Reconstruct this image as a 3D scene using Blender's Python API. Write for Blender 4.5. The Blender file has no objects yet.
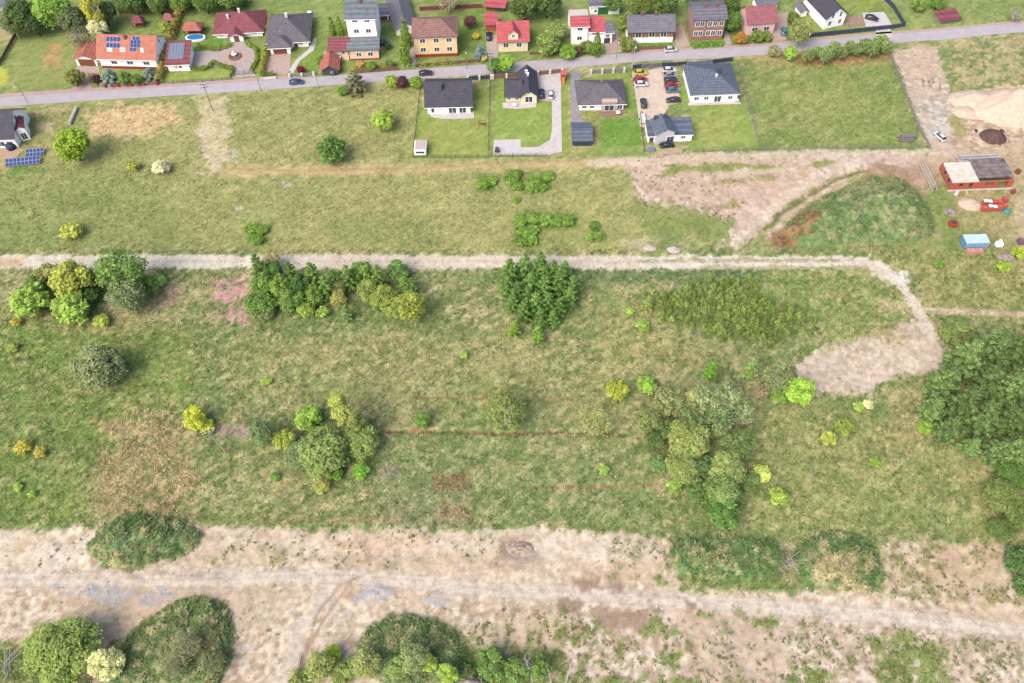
import bpy, bmesh, math, random
import numpy as np
from mathutils import Vector, Matrix
R = math.radians
random.seed(7); rng = np.random.default_rng(7)
S = bpy.context.scene; COLL = S.collection

# ------------------------------------------------------------------ camera, sky, sun, exposure
F = 850.0; PITCH = R(55.5); H = 170.0
SP, CP = math.sin(PITCH), math.cos(PITCH)
cam = bpy.data.cameras.new('camera'); camo = bpy.data.objects.new('camera', cam); COLL.objects.link(camo)
cam.sensor_width = 36; cam.lens = F/1024*36; cam.clip_start = 1; cam.clip_end = 9000
camo.location = (0, 0, H); camo.rotation_euler = (math.pi/2-PITCH, 0, 0); S.camera = camo
SUN_EL, SUN_AZ = R(50), R(222)     # azimuth clockwise from +Y; light arrives from lower left of the picture
w = bpy.data.worlds.new('World'); S.world = w; w.use_nodes = True
nt = w.node_tree; sk = nt.nodes.new('ShaderNodeTexSky'); sk.sky_type = 'NISHITA'; sk.sun_disc = False
sk.sun_elevation = SUN_EL; sk.sun_rotation = SUN_AZ; sk.dust_density = 4; sk.air_density = 0.7; sk.ozone_density = 0.6
nt.links.new(sk.outputs[0], nt.nodes['Background'].inputs[0]); nt.nodes['Background'].inputs[1].default_value = 0.15
sun = bpy.data.lights.new('sun', 'SUN'); so = bpy.data.objects.new('sun', sun); COLL.objects.link(so)
sun.energy = .8; sun.angle = R(36); sun.color = (1, .95, .88)
sd = Vector((math.sin(SUN_AZ)*math.cos(SUN_EL), math.cos(SUN_AZ)*math.cos(SUN_EL), math.sin(SUN_EL)))
so.rotation_euler = sd.to_track_quat('Z', 'Y').to_euler(); so.location = (0, 0, 300)
S.view_settings.view_transform = 'Standard'; S.view_settings.look = 'None'
S.view_settings.gamma = 1; S.view_settings.exposure = 1.32; S.view_settings.use_curve_mapping = False
S.cycles.max_bounces = 7; S.cycles.diffuse_bounces = 4; S.cycles.transmission_bounces = 4

# ------------------------------------------------------------------ helpers: projection, colours
def ray(px, py):
    dx, dy = (px-512)/F, (341.5-py)/F
    return dx, CP+dy*SP, -SP+dy*CP
def P(px, py, z=0.0):
    a, b, c = ray(px, py); t = (z-H)/c
    return Vector((a*t, b*t, z))
def project(X, Y, Z):
    wz = Z-H; d = np.maximum(Y*CP-wz*SP, 8.0); u = Y*SP+wz*CP
    return 512+F*X/d, 341.5-F*u/d
def zfrom(Y, py):                    # height of a point standing at distance Y that shows at row py
    k = (341.5-py)/F
    return H+Y*(k*CP-SP)/(CP+k*SP)
def scale_at(p):                     # pixels per metre
    return F/(p.y*CP-(p.z-H)*SP)
def lin(c): 
    c = np.asarray(c, float)/255
    return np.where(c <= .04045, c/12.92, ((c+.055)/1.055)**2.4)
def A(r, g, b, k=0.5):               # albedo whose sunlit colour shows about as r,g,b at this exposure
    return np.clip(lin((r, g, b))*k, .004, .82)

# ------------------------------------------------------------------ numpy noise
def _h(ix, iy, s):
    n = (ix.astype(np.int64)*374761393+iy.astype(np.int64)*668265263+s*974711) & 0xffffffff
    n = ((n ^ (n >> 13))*1274126177) & 0xffffffff
    return ((n ^ (n >> 16)) & 0xffff)/65535.0
def vn(x, y, s):
    ix, iy = np.floor(x), np.floor(y); fx, fy = x-ix, y-iy
    fx = fx*fx*(3-2*fx); fy = fy*fy*(3-2*fy)
    a, b, c, d = _h(ix, iy, s), _h(ix+1, iy, s), _h(ix, iy+1, s), _h(ix+1, iy+1, s)
    return (a+(b-a)*fx)*(1-fy)+(c+(d-c)*fx)*fy
def fbm(x, y, size, s, o=4):
    r = 0; a = .5; t = 0; f = 1/size
    for i in range(o):
        r = r+a*vn(x*f+i*17.3, y*f-i*9.1, s+i*31); t += a; a *= .55; f *= 2.03
    return r/t
def ss(a, b, x):
    t = np.clip((x-a)/(b-a), 0, 1); return t*t*(3-2*t)

# ------------------------------------------------------------------ ground grid
def axis(lo, hi, step, outs_lo, outs_hi):
    return np.array(list(outs_lo)+list(np.arange(lo, hi+1e-6, step))+list(outs_hi))
gx = axis(-196, 196, .42, [-4500, -2500, -1300, -700, -420, -280, -225, -205], [205, 225, 280, 420, 700, 1300, 2500, 4500])
gy = axis(14, 276, .42, [-1500, -700, -300, -120, -50, -15, 2, 9], [282, 292, 315, 370, 480, 720, 1300, 2600, 5500])
NX, NY = len(gx), len(gy)
X, Y = np.meshgrid(gx, gy)          # rows y
PX, PY = project(X, Y, 0*X)
INV = (PX > -60) & (PX < 1084) & (PY > -40) & (PY < 740) & (Y > 0)

def sdist(poly):                     # signed distance in photo pixels (inside > 0), only near the polygon
    poly = np.array(poly, float)
    x0, y0 = poly.min(0)-40; x1, y1 = poly.max(0)+40
    m = (PX > x0) & (PX < x1) & (PY > y0) & (PY < y1) & (Y > -40)
    px, py = PX[m], PY[m]; d = np.full(px.shape, 1e9); ins = np.zeros(px.shape, bool)
    for i in range(len(poly)):
        a, b = poly[i], poly[(i+1) % len(poly)]
        e = b-a; L = max(e@e, 1e-9); t = np.clip(((px-a[0])*e[0]+(py-a[1])*e[1])/L, 0, 1)
        d = np.minimum(d, np.hypot(px-a[0]-t*e[0], py-a[1]-t*e[1]))
        if a[1] != b[1]:
            c = ((a[1] > py) != (b[1] > py)) & (px < (b[0]-a[0])*(py-a[1])/(b[1]-a[1])+a[0]); ins ^= c
    return m, np.where(ins, d, -d)
def ldist(line):
    line = np.array(line, float); x0, y0 = line.min(0)-60; x1, y1 = line.max(0)+60
    m = (PX > x0) & (PX < x1) & (PY > y0) & (PY < y1) & (Y > -40)
    px, py = PX[m], PY[m]; d = np.full(px.shape, 1e9)
    for a, b in zip(line[:-1], line[1:]):
        e = b-a; L = max(e@e, 1e-9); t = np.clip(((px-a[0])*e[0]+(py-a[1])*e[1])/L, 0, 1)
        d = np.minimum(d, np.hypot(px-a[0]-t*e[0], py-a[1]-t*e[1]))
    return m, d
N1 = fbm(X, Y, 14, 1); N2 = fbm(X, Y, 3.2, 2); N3 = fbm(X, Y, 1.1, 3, 2); N4 = fbm(X, Y, 40, 4, 3); N5 = fbm(X*.6, Y*1.5, 5, 5)
NB = N2*.65+N3*.35
Z = np.zeros_like(X); COL = np.zeros(X.shape+(3,)); DIRT = np.zeros_like(X); CLS = np.zeros(X.shape, int); TUFT = np.ones_like(X)

def blend(m, a, rgb, k=.5):
    c = A(*rgb, k) if not isinstance(rgb, np.ndarray) else rgb
    COL[m] += (c-COL[m])*a[..., None]
def region(poly, rgb, soft=3, rag=6, alpha=1., speck=0., dirt=None, tuft=None, cls=None, k=.5, line=None, width=4):
    if line is not None: m, d = ldist(line); sd_ = width-d
    else: m, sd_ = sdist(poly)
    sd_ = sd_+(NB[m]-.5)*2*rag+(N1[m]-.5)*rag*.8+(N3[m]-.5)*min(rag, 6)*1.3
    a = ss(-soft, soft, sd_)
    if speck: a = a*ss(speck-.13, speck+.13, NB[m]*.7+N3[m]*.3)
    if cls is not None: CLS[np.where(m)[0][a > .5], np.where(m)[1][a > .5]] = cls
    blend(m, a*alpha, rgb, k)
    if dirt is not None: DIRT[m] += (dirt-DIRT[m])*a
    if tuft is not None: TUFT[m] += (tuft-TUFT[m])*a
    return m, a
# --- meadow
G1, G2, ST, DK = A(128, 146, 86), A(152, 160, 104), A(210, 188, 150), A(106, 136, 76)
t = ss(.36, .62, N1*.55+NB*.45)[..., None]; COL[:] = G1*(1-t)+G2*t
NS = fbm(X*.8+Y*.6, (Y*.8-X*.6)*3.2, 3.2, 15, 3); sx = ss(.45, .66, N5*.3+NS*.4+N1*.3)[..., None]; COL += (ST-COL)*sx*.75
dk = ss(.56, .74, fbm(X, Y, 9, 9)*.6+N2*.4)[..., None]; COL += (DK-COL)*dk*.45
W, Hh = 1024, 683
region([(-60,105),(330,80),(640,100),(640,255),(-60,255)], (180,174,110), 20, 20, .62)
region([(180,190),(420,185),(640,200),(660,256),(200,256)], (172,170,108), 20, 25, .45)
region([(-60,170),(160,175),(190,255),(-60,255)], (128,150,82), 16, 20, .5)
region([(-60,305),(190,330),(200,400),(110,470),(90,532),(-60,532)], (124,150,68), 16, 24, .75)
region([(110,330),(200,335),(195,410),(100,430)], (150,162,88), 12, 16, .4)
region([(200,335),(500,340),(620,360),(610,420),(240,400)], (172,168,112), 14, 24, .55)
region([(590,300),(660,300),(700,360),(600,370)], (184,172,116), 12, 18, .55)
region([(380,440),(640,440),(660,525),(380,528)], (140,158,100), 14, 26, .45)
region([(380,470),(470,470),(480,530),(370,530)], (140,146,112), 14, 20, .45)
region([(750,400),(920,400),(1000,500),(990,540),(700,530)], (160,164,102), 16, 20, .68)
region([(880,395),(930,385),(935,440),(890,450)], (190,168,126), 10, 12, .6)
region([(670,270),(880,275),(910,320),(830,345),(800,310)], (136,156,80), 10, 14, .6)
region([(655,297),(703,279),(758,279),(756,293),(792,306),(811,319),(800,332),(774,345),(758,344),(727,341),(705,330),(663,322)], (104,128,72), 8, 8, .7)
region([(560,262),(760,268),(760,280),(560,285)], (92,130,84), 5, 6, .75)
region([(420,265),(500,265),(500,283),(420,283)], (110,142,80), 5, 6, .5)
region([(880,150),(1024,150),(1024,330),(930,305),(890,262)], (164,160,98), 12, 16, .6)
region([(905,170),(950,190),(960,260),(925,240)], (132,156,80), 6, 8, .6)
region([(-60,-40),(1084,-40),(1084,20),(700,45),(300,78),(-60,98)], (132,154,74), 6, 8, .7)
region([(10,35),(75,25),(80,70),(60,92),(10,95)], (160,164,98), 8, 10, .5)
region([(-60,22),(12,24),(12,40),(-60,45)], (196,170,140), 6, 5, .8)
region([(0,68),(8,70),(6,86),(-10,86)], (200,196,60), 2, 2, .8)
region([(740,58),(895,60),(925,145),(760,148)], (142,158,80), 6, 8, .65)
region([(780,90),(840,80),(860,110),(800,125)], (176,170,106), 12, 18, .4)
region([(640,50),(780,52),(900,58),(890,66),(760,64)], (196,164,120), 4, 6, .5)
for pl in ([(790,54),(850,52),(890,53),(888,60),(800,66)],): region(pl, (176,112,82), 3, 5, .7)
region([(960,40),(1024,35),(1024,84),(965,88),(940,75)], (204,180,146), 6, 14, .8, speck=.48)
region([(84,112),(120,103),(175,103),(178,120),(140,138),(92,136)], (226,192,150), 5, 10, .95, tuft=.5)
region([(100,420),(170,400),(192,440),(190,515),(150,522),(100,515)], (200,172,132), 12, 18, .9, speck=.42)
region([(100,440),(180,425),(190,520),(110,520)], (140,120,88), 8, 14, .5, speck=.58)
region([(432,474),(465,474),(472,488),(432,490)], (150,106,76), 3, 5, .6)
region([(437,500),(468,500),(470,525),(436,522)], (176,146,118), 4, 7, .7)
region([(216,425),(250,424),(252,438),(220,440)], (170,138,142), 2, 4, .85, tuft=.3)
region([(214,281),(246,276),(248,324),(216,322)], (206,148,160), 3, 6, .9, speck=.45, tuft=.4)
region([(378,468),(400,466),(400,478),(380,478)], (176,160,156), 3, 4, .6)
region([(150,286),(180,282),(180,304),(160,306)], (204,156,156), 4, 6, .6, speck=.45)
region([(40,318),(70,308),(150,318),(140,335),(40,330)], (206,178,138), 5, 10, .55, speck=.5)
for pl in ([(514,212),(578,214),(580,228),(540,232),(540,246),(514,248)], [(506,170),(522,168),(523,190),(512,192)], [(528,172),(554,172),(552,188),(538,193),(528,190)], [(586,232),(602,232),(602,240),(584,240)], [(476,174),(498,174),(496,196),(476,192)], [(242,222),(272,222),(270,246),(246,244)]):
    region(pl, (112,146,62), 3, 5, .85)
region([(330,222),(430,218),(440,245),(330,244)], (140,154,88), 6, 8, .5)
# faint tracks and ditches
def stroke(line, wd, rgb, al, rag=1.5, soft=1., **k): return region(None, rgb, soft, rag, al, line=line, width=wd, **k)
for ln, wd, al in (([(410,398),(490,399),(572,400)], .9, .75), ([(385,432),(450,431),(500,433),(560,432),(625,434)], 1.4, .85), ([(530,487),(600,487),(665,485)], 1.5, .6), ([(255,520),(340,521),(400,518)], 1.2, .5), ([(600,402),(620,402)], .8, .4)):
    stroke(ln, wd, (158,98,78), min(1, al*1.25), 1.6, .9, tuft=.03, speck=.27)
for ln in ([(204,318),(198,360),(200,405)], [(800,470),(900,490),(985,493)], [(800,462),(870,455),(930,460)]):
    stroke(ln, .6, (96,116,62), .55, .8, .8)
stroke([(45,165),(40,190),(30,215)], 1.5, (196,180,140), .5, 3)
stroke([(-20,172),(45,170)], 3, (120,150,70), .5)
# farm track between the fields
region([(210,166),(300,166),(440,164),(520,160),(640,158),(640,168),(560,168),(440,172),(330,177),(205,177)], (206,176,134), 3, 4, .8, tuft=.25)
stroke([(190,168),(300,171),(430,168),(500,162),(620,160)], .8, (186,140,104), .6, 1)
for pl in ([(199,100),(226,96),(228,150),(222,170),(204,165),(200,140)],): region(pl, (214,192,160), 3, 4, .95, speck=.33, tuft=.3)
region([(212,150),(226,150),(228,164),(212,165)], (208,186,164), 2, 3, .9)
for c in [(202,148),(203,132),(232,150),(231,158),(228,131),(241,208),(200,172),(213,168),(247,211),(286,184)]:
    region([(c[0]-5,c[1]-2),(c[0]+5,c[1]-2),(c[0]+4,c[1]+3),(c[0]-4,c[1]+3)], (206,194,182), 1.5, 3, .8)
# --- bare earth south strip
DR = (217,194,170); WEED = np.zeros_like(X)
region([(-80,533),(60,529),(128,527),(205,526),(260,527),(340,531),(400,531),(480,529),(560,529),(620,531),(668,537),(680,590),(795,592),(885,588),(885,541),(1000,544),(1030,566),(1100,590),(1100,800),(560,800),(545,678),(490,655),(460,640),(430,800),(230,800),(232,690),(100,690),(30,645),(-80,640)], DR, 3, 7, 1, dirt=1, tuft=.04, cls=1)
region([(-80,535),(110,530),(110,560),(-80,575)], (222,198,166), 4, 8, .6)
region([(650,600),(1100,620),(1100,700),(560,700)], (208,184,168), 10, 12, .6)
region([(885,545),(1010,548),(1040,610),(880,590)], (212,186,158), 8, 10, .7)
# mottled soil: pale crumbly sand, darker damp streaks
def mottle(sel, kk=1.0):
    global COL
    q1 = fbm(X*.5, Y*1.4, 7, 41, 4); q2 = fbm(X, Y, 2.2, 42, 3); q3 = fbm(X*.25, Y*1.6, 4, 43, 3)
    mm = ((DIRT > .5) & sel)[..., None]*kk; COL += (A(236,222,204)-COL)*(ss(.52, .70, q1*.5+q2*.5)[..., None]*.35*mm); COL += (A(184,154,132)-COL)*(ss(.54, .70, q3*.5+q2*.5)[..., None]*.5*mm); dap = ss(.4, .55, fbm(X, Y, 22, 49, 3))[..., None]*mm; q5 = fbm(X, Y, 1.0, 48, 2); COL += (A(244,230,216)-COL)*(ss(.55, .62, q5)[..., None]*.6*dap); COL += (A(168,144,116)-COL)*(ss(.58, .66, 1-q5)[..., None]*.55*dap); COL *= 1+mm*((fbm(X, Y, .8, 47, 2)-.5)*.7*ss(.4, .6, q1))[..., None]; COL += (A(206,178,146)-COL)*(ss(.5, .7, fbm(X, Y, 16, 44, 3))[..., None]*.4*mm)
mottle(PY > 480)
stroke([(-80,582),(100,578),(200,579),(330,573),(420,582),(480,590),(560,594),(640,598),(750,606),(900,618),(1100,640)], 9, (224,210,196), .85, 3, 4)
stroke([(345,572),(325,595),(300,630),(285,690)], 7, (222,206,192), .9, 3, 4)
stroke([(340,585),(318,612),(292,690)], 1.5, (176,150,130), .8, 1)
stroke([(352,580),(330,610),(306,650),(300,690)], 1.5, (176,150,130), .8, 1)
for yy, wd, al in ((583, .9, .55), (589, .8, .5), (598, 1.0, .6), (604, .9, .5), (611, .7, .3)): stroke([(-80,yy-10),(100,yy-11),(200,yy-9),(330,yy-15),(420,yy-8),(480,yy-1),(560,yy+2),(640,yy+6),(750,yy+15),(900,yy+27),(1100,yy+49)], wd, (190,164,146), al, 2.2, 1)
for ln in ([(480,545),(420,552),(360,570),(320,605)], [(600,545),(520,565),(430,575),(340,578)], [(330,545),(345,560),(350,575)], [(560,600),(500,612),(440,610),(380,590)], [(0,560),(90,572),(200,572)], [(700,600),(620,590),(540,570),(480,562)]):
    stroke(ln, .8, (192,166,146), .5, 2, 1); stroke([(x+5, y+4) for x, y in ln], .8, (192,166,146), .45, 2, 1)
region([(205,528),(330,533),(480,531),(560,530),(668,540),(660,565),(560,560),(480,552),(330,556),(210,560)], (238,222,204), 5, 10, .75, speck=.46)
region([(-80,536),(90,534),(88,565),(-80,570)], (236,220,204), 5, 10, .7, speck=.46)
for c in [(75,590,16,6),(112,594,14,8),(150,597,9,5),(168,596,8,4),(340,618,10,6),(376,590,13,7),(370,598,12,6),(436,602,8,5)]:
    region([(c[0]+c[2]*1.2*math.cos(t_*.7), c[1]+c[3]*1.2*math.sin(t_*.7)) for t_ in range(9)], (190,186,190), 3, 9, .8, speck=.47)
for pl in ([(556,598),(583,597),(583,613),(558,614)], [(590,606),(650,608),(655,630),(640,634),(600,626)], [(572,580),(600,578),(604,590),(580,592)], [(612,584),(622,583),(624,593),(614,594)]):
    region(pl, (170,144,126), 3, 5, .9)
for c in [(618,589,4),(655,594,4),(650,601,3),(692,606,6),(575,600,3),(690,611,4)]:
    region([(c[0]-c[2],c[1]-c[2]*.7),(c[0]+c[2],c[1]-c[2]*.7),(c[0]+c[2],c[1]+c[2]*.7),(c[0]-c[2],c[1]+c[2]*.7)], (164,136,122), 1.5, 2, .75)
region([(502,535),(530,532),(530,556),(500,560)], (176,140,114), 3, 6, .6)
region([(335,540),(430,538),(430,550),(340,552)], (226,190,162), 4, 8, .6)
region([(500,552),(540,550),(538,560),(490,562)], (168,150,140), 3, 5, .6)
for pl, wv in (([(480,612),(700,612),(1040,650),(1040,700),(480,700)], .5), ([(885,545),(1010,548),(1040,610),(885,600)], .6), ([(205,532),(500,534),(500,562),(210,570)], .28), ([(610,537),(680,548),(685,588),(600,582)], .4), ([(450,625),(660,630),(660,690),(480,690)], .8), ([(236,585),(285,582),(280,640),(240,650)], .3), ([(0,535),(110,535),(90,570),(0,570)], .12), ([(635,165),(750,175),(730,245),(640,220)], .35), ([(868,645),(940,640),(940,690),(868,690)], .8)):
    m, sd_ = sdist(pl); WEED[m] = np.maximum(WEED[m], wv*ss(-6, 6, sd_+(N1[m]-.5)*20))
# grassy patches in the earth
for pl, al in (([(205,548),(250,543),(300,542),(305,560),(250,566),(212,565)], .55), ([(240,585),(275,580),(285,620),(245,640)], .35), ([(120,535),(165,540),(120,560)], .3)):
    region(pl, (150,146,84), 4, 8, al, speck=.5)
for pl in ([(748,618),(760,611),(775,614),(781,630),(765,634),(750,632)], [(660,655),(682,654),(680,668),(662,668)], [(640,624),(662,620),(680,634),(640,640)], [(872,640),(905,634),(930,640),(938,665),(925,690),(880,690),(874,665)], [(655,575),(670,575),(668,588),(660,588)], [(490,645),(560,645),(570,690),(480,690)], [(570,679),(650,679),(700,682),(720,700),(560,700)], [(695,610),(710,612),(708,622),(698,620)], [(930,655),(945,650),(950,690),(925,690)], [(790,672),(830,670),(835,690),(790,690)]):
    region(pl, (126,148,72), 4, 9, .9, dirt=.4, tuft=.8, speck=.40)
region([(520,610),(690,610),(1040,650),(1040,700),(480,700)], (126,138,74), 8, 10, .75, speck=.61, tuft=.6)
region([(440,625),(660,630),(660,690),(480,690)], (126,140,74), 8, 10, .8, speck=.58, tuft=.6)
region([(885,545),(1010,548),(1040,610),(885,600)], (136,140,80), 8, 10, .75, speck=.57, tuft=.6)
region([(205,530),(500,532),(500,565),(210,570)], (160,148,96), 6, 10, .5, speck=.60, tuft=.4)
region([(610,535),(690,545),(690,585),(615,580)], (140,140,84), 6, 8, .7, speck=.57, tuft=.5)
region([(-80,640),(30,648),(95,690),(-80,700)], (120,138,78), 3, 6, .9, dirt=.1, tuft=1, cls=0)
region([(1004,545),(1100,545),(1100,620),(1030,590)], (84,116,62), 3, 6, .9, dirt=0, tuft=1, cls=0)
# --- gravel road
region([(-80,256),(25,255),(870,256),(868,268),(700,269.5),(-80,268)], (226,214,200), 1.4, 2.2, 1, dirt=1, tuft=.02, cls=2)
region([(-80,257),(24,257),(24,267),(-80,267)], (214,184,146), 2, 2, .85)
region([(330,258),(640,258),(640,267),(330,267)], (222,198,174), 3, 6, .5)
stroke([(640,261),(860,260)], 1.3, (164,156,96), .7, 3, 1.2, tuft=.5)
stroke([(700,268),(860,267)], 1.2, (164,156,96), .6, 2.5, 1.2, tuft=.5)
stroke([(-80,261),(860,262)], .8, (196,176,160), .45, 1.5)
stroke([(860,261),(880,268),(900,284),(914,303),(922,318),(926,335)], 4.6, (226,210,192), 1, 3, 1.5, dirt=1, tuft=.02, cls=2)
region([(893,275),(908,272),(912,283),(900,287)], (232,226,222), 2, 4, .9)
region([(868,262),(890,272),(895,284),(878,280)], (228,216,202), 2, 4, .7)
region([(793,368),(812,350),(830,346),(858,340),(888,336),(912,320),(930,322),(934,336),(944,350),(938,374),(890,380),(868,398),(820,396),(796,384)], (212,194,180), 2.5, 9, 1, dirt=1, tuft=.02, cls=1)
region([(865,340),(900,338),(930,345),(925,372),(880,368)], (226,212,196), 5, 8, .7)
region([(862,338),(900,330),(912,336),(880,346)], (188,152,122), 3, 4, .6)
stroke([(925,311),(960,312),(1000,314),(1100,316)], 2.8, (212,190,158), .95, .6, tuft=.1, dirt=.8)
stroke([(925,311),(1100,315)], .7, (150,148,92), .6, 1)
region([(880,302),(905,305),(900,312),(880,312)], (214,194,166), 2, 4, .7)
region([(812,350),(860,338),(905,334),(908,346),(860,352),(815,362)], (150,154,96), 4, 8, .8, speck=.53, tuft=.5)
region([(795,380),(820,392),(868,394),(890,378),(935,372),(935,380),(868,404),(800,400)], (150,154,96), 3, 6, .85, speck=.50, tuft=.5)
# --- upper earthworks
region([(610,163),(650,161),(674,157),(760,154.6),(860,151.5),(930,151),(1100,146),(1100,156),(1000,158),(945,166),(925,190),(905,205),(890,182),(860,168),(831,178),(803,194),(782,208),(751,236),(739,246),(714,247),(723,233),(732,224),(690,214),(655,217),(639,200),(634,181),(625,168)], (216,188,172), 3, 7, 1, dirt=1, tuft=.04, cls=1)
region([(640,185),(700,180),(760,190),(720,215),(650,210)], (186,164,140), 8, 10, .6, speck=.48)
region([(657,176),(672,166),(740,162),(785,166),(770,170),(680,173),(662,178)], (148,154,84), 2, 3, .95, dirt=.1, tuft=.8)
region([(710,180),(780,176),(778,180),(715,184)], (154,156,90), 2, 3, .8, tuft=.7)
region([(715,205),(735,198),(740,206),(720,210)], (164,158,90), 2, 3, .8, tuft=.7)
region([(812,164),(825,160),(840,161),(835,167),(818,168)], (146,154,84), 2, 3, .9, dirt=.1, tuft=.8)
region([(735,168),(752,167),(750,176),(732,175)], (228,210,190), 2, 3, .8)
stroke([(865,168),(840,175),(815,190),(795,203),(780,213),(762,228),(748,240)], 1.6, (160,130,106), .8, 1.2, 1)  # shadow line of the ditch, painted into the ground colour
stroke([(845,182),(810,200),(785,218),(770,236)], 4, (208,182,162), .9, 2.5, 2, dirt=.9, tuft=.1, cls=1)
stroke([(590,164),(640,160),(680,157),(760,155),(860,153),(930,152),(1030,150)], 3.6, (224,204,186), .8, 2, 2)
stroke([(862,163),(835,168),(810,182),(790,196),(770,212),(750,232),(735,243)], 5.5, (226,206,190), .85, 2.5, 2)
stroke([(640,165),(660,182),(700,180),(760,172),(800,168)], 2.5, (220,198,180), .6, 2, 2)
region([(885,165),(935,158),(940,182),(905,205),(895,185)], (192,160,138), 4, 5, .8)
region([(863,165),(885,158),(890,175),(870,178)], (150,120,104), 3, 4, .5)
region([(636,200),(690,208),(735,222),(728,245),(640,228)], (142,154,84), 5, 8, .85, speck=.36, dirt=.3, tuft=.7)
region([(620,240),(645,238),(650,252),(630,252)], (206,186,164), 3, 4, .6)
region([(850,240),(870,236),(890,243),(880,250),(850,250)], (190,150,116), 3, 4, .6)
# gravel yard and quarry on the right
region([(890,50),(906,48),(925,44),(936,50),(946,74),(952,95),(958,125),(962,152),(931,152),(922,128),(905,88)], (206,184,166), 1.5, 3, 1, dirt=1, tuft=.03, cls=1)
region([(910,104),(948,100),(950,118),(945,132),(925,140),(918,120)], (192,184,174), 4, 5, .85)
region([(922,122),(945,118),(946,134),(928,138)], (208,206,204), 3, 4, .8)
for c in [(923,82),(929,83),(933,80),(940,86)]: region([(c[0]-1.2,c[1]-3),(c[0]+1.2,c[1]-3),(c[0]+1.6,c[1]+4),(c[0]-.8,c[1]+4)], (130,106,96), 1, 1, .8)
region([(950,97),(985,88),(1100,78),(1100,148),(962,152),(955,120)], (222,194,154), 2, 4, 1, dirt=1, tuft=.03, cls=1)
region([(950,104),(975,112),(1000,130),(1100,142),(1100,158),(958,156)], (200,172,146), 4, 5, .9)
region([(948,118),(956,112),(966,128),(962,140),(954,134)], (164,156,96), 3, 4, .8, dirt=.2, tuft=.6)
stroke([(968,112),(990,128),(1010,136),(1100,142)], 1.5, (176,146,118), .7, 1.5)
region([(1000,158),(1100,150),(1100,262),(1015,255),(1008,225),(1012,195)], (206,180,148), 6, 9, .85, dirt=.6, tuft=.3, speck=.33)
region([(955,192),(1010,190),(1015,214),(960,214)], (196,176,134), 4, 6, .6)
region([(925,158),(965,156),(960,166),(930,166)], (206,180,146), 3, 5, .7)
region([(930,228),(945,228),(942,240),(932,240)], (204,174,140), 3, 4, .6)
region([(985,225),(1010,220),(1008,240),(990,236)], (196,170,134), 4, 6, .6)
mottle((PY <= 480) & (CLS != 2), .7)
# mounds: nettle-green heaps with real height
def mound(poly, hgt, rgb, rough=1.0, al=.88, ramp=24):
    hgt *= .62; rgb = tuple(c+12 for c in rgb)
    m, sd_ = sdist(poly); sd2 = sd_+(NB[m]-.5)*7
    a = ss(-2.5, 2.5, sd2+(N3[m]-.5)*5); blend(m, a*al, rgb)
    v = N2[m]*.5+N3[m]*.5; blend(m, a*ss(.55, .72, v)*.45, (166,160,118)); blend(m, a*ss(.5, .62, 1-v)*.25, (84,118,68)); blend(m, a*ss(.55, .75, N1[m]*.6+N2[m]*.4)*.6, (150,160,100)); blend(m, a*ss(.60, .72, N5[m]*.5+N3[m]*.5)*.6, (190,168,132))
    hh = hgt*np.clip(sd_/ramp, 0, 1)**.8*(.8+.4*N1[m]); Z[m] += np.where(sd_ > 0, hh+((N2[m]-.5)*1.3+(N3[m]-.5)*.7)*rough*np.clip(sd_/6, 0, 1), 0)
    DIRT[m] *= 1-a; TUFT[m] += (1.6-TUFT[m])*a
    i = np.where(m); CLS[i[0][a > .5], i[1][a > .5]] = 3
mound([(87,548),(100,528),(120,516),(145,513),(185,522),(203,537),(190,552),(165,562),(135,570),(105,566),(92,558)], 4.2, (88,124,68))
mound([(105,650),(140,625),(175,602),(200,597),(225,603),(233,630),(230,660),(216,690),(100,700)], 4.5, (92,126,68))
mound([(356,646),(366,630),(385,618),(410,615),(440,622),(462,638),(475,660),(490,690),(400,700),(360,670)], 4.0, (84,122,68))
mound([(668,556),(678,538),(720,536),(770,538),(786,552),(788,572),(760,583),(720,580),(680,574)], 2.2, (92,130,78), ramp=14)
mound([(795,560),(806,540),(830,532),(860,536),(876,552),(884,582),(875,592),(840,590),(805,580)], 2.5, (100,132,80), ramp=14)
region([(808,562),(850,556),(872,565),(868,590),(815,588)], (192,170,136), 4, 8, .75, speck=.44)
region([(690,552),(760,550),(770,572),(700,572)], (146,152,104), 5, 8, .4, speck=.5)
region([(672,575),(760,580),(790,576),(780,594),(690,582)], (120,148,70), 3, 6, .6)
region([(782,540),(795,545),(796,590),(778,575)], (170,150,126), 3, 5, .6)
mound([(780,232),(800,212),(822,198),(850,186),(872,178),(895,178),(915,190),(928,210),(934,232),(915,243),(870,246),(800,247)], 12.0, (108,136,82), 1.2, .9, 34)
region([(850,196),(905,200),(915,235),(850,235)], (164,160,128), 6, 10, .5, speck=.52)
region([(795,200),(840,186),(850,196),(800,220)], (176,160,120), 5, 8, .4, speck=.48)
region([(768,246),(774,234),(788,228),(800,216),(814,220),(810,236),(792,249)], (158,108,82), 3, 8, .85, speck=.38)
region([(858,172),(882,162),(902,168),(925,196),(912,198),(890,182)], (170,142,112), 4, 8, .8, speck=.42)
region([(822,205),(850,196),(905,200),(915,232),(850,236)], (168,164,128), 6, 12, .5, speck=.5)
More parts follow.
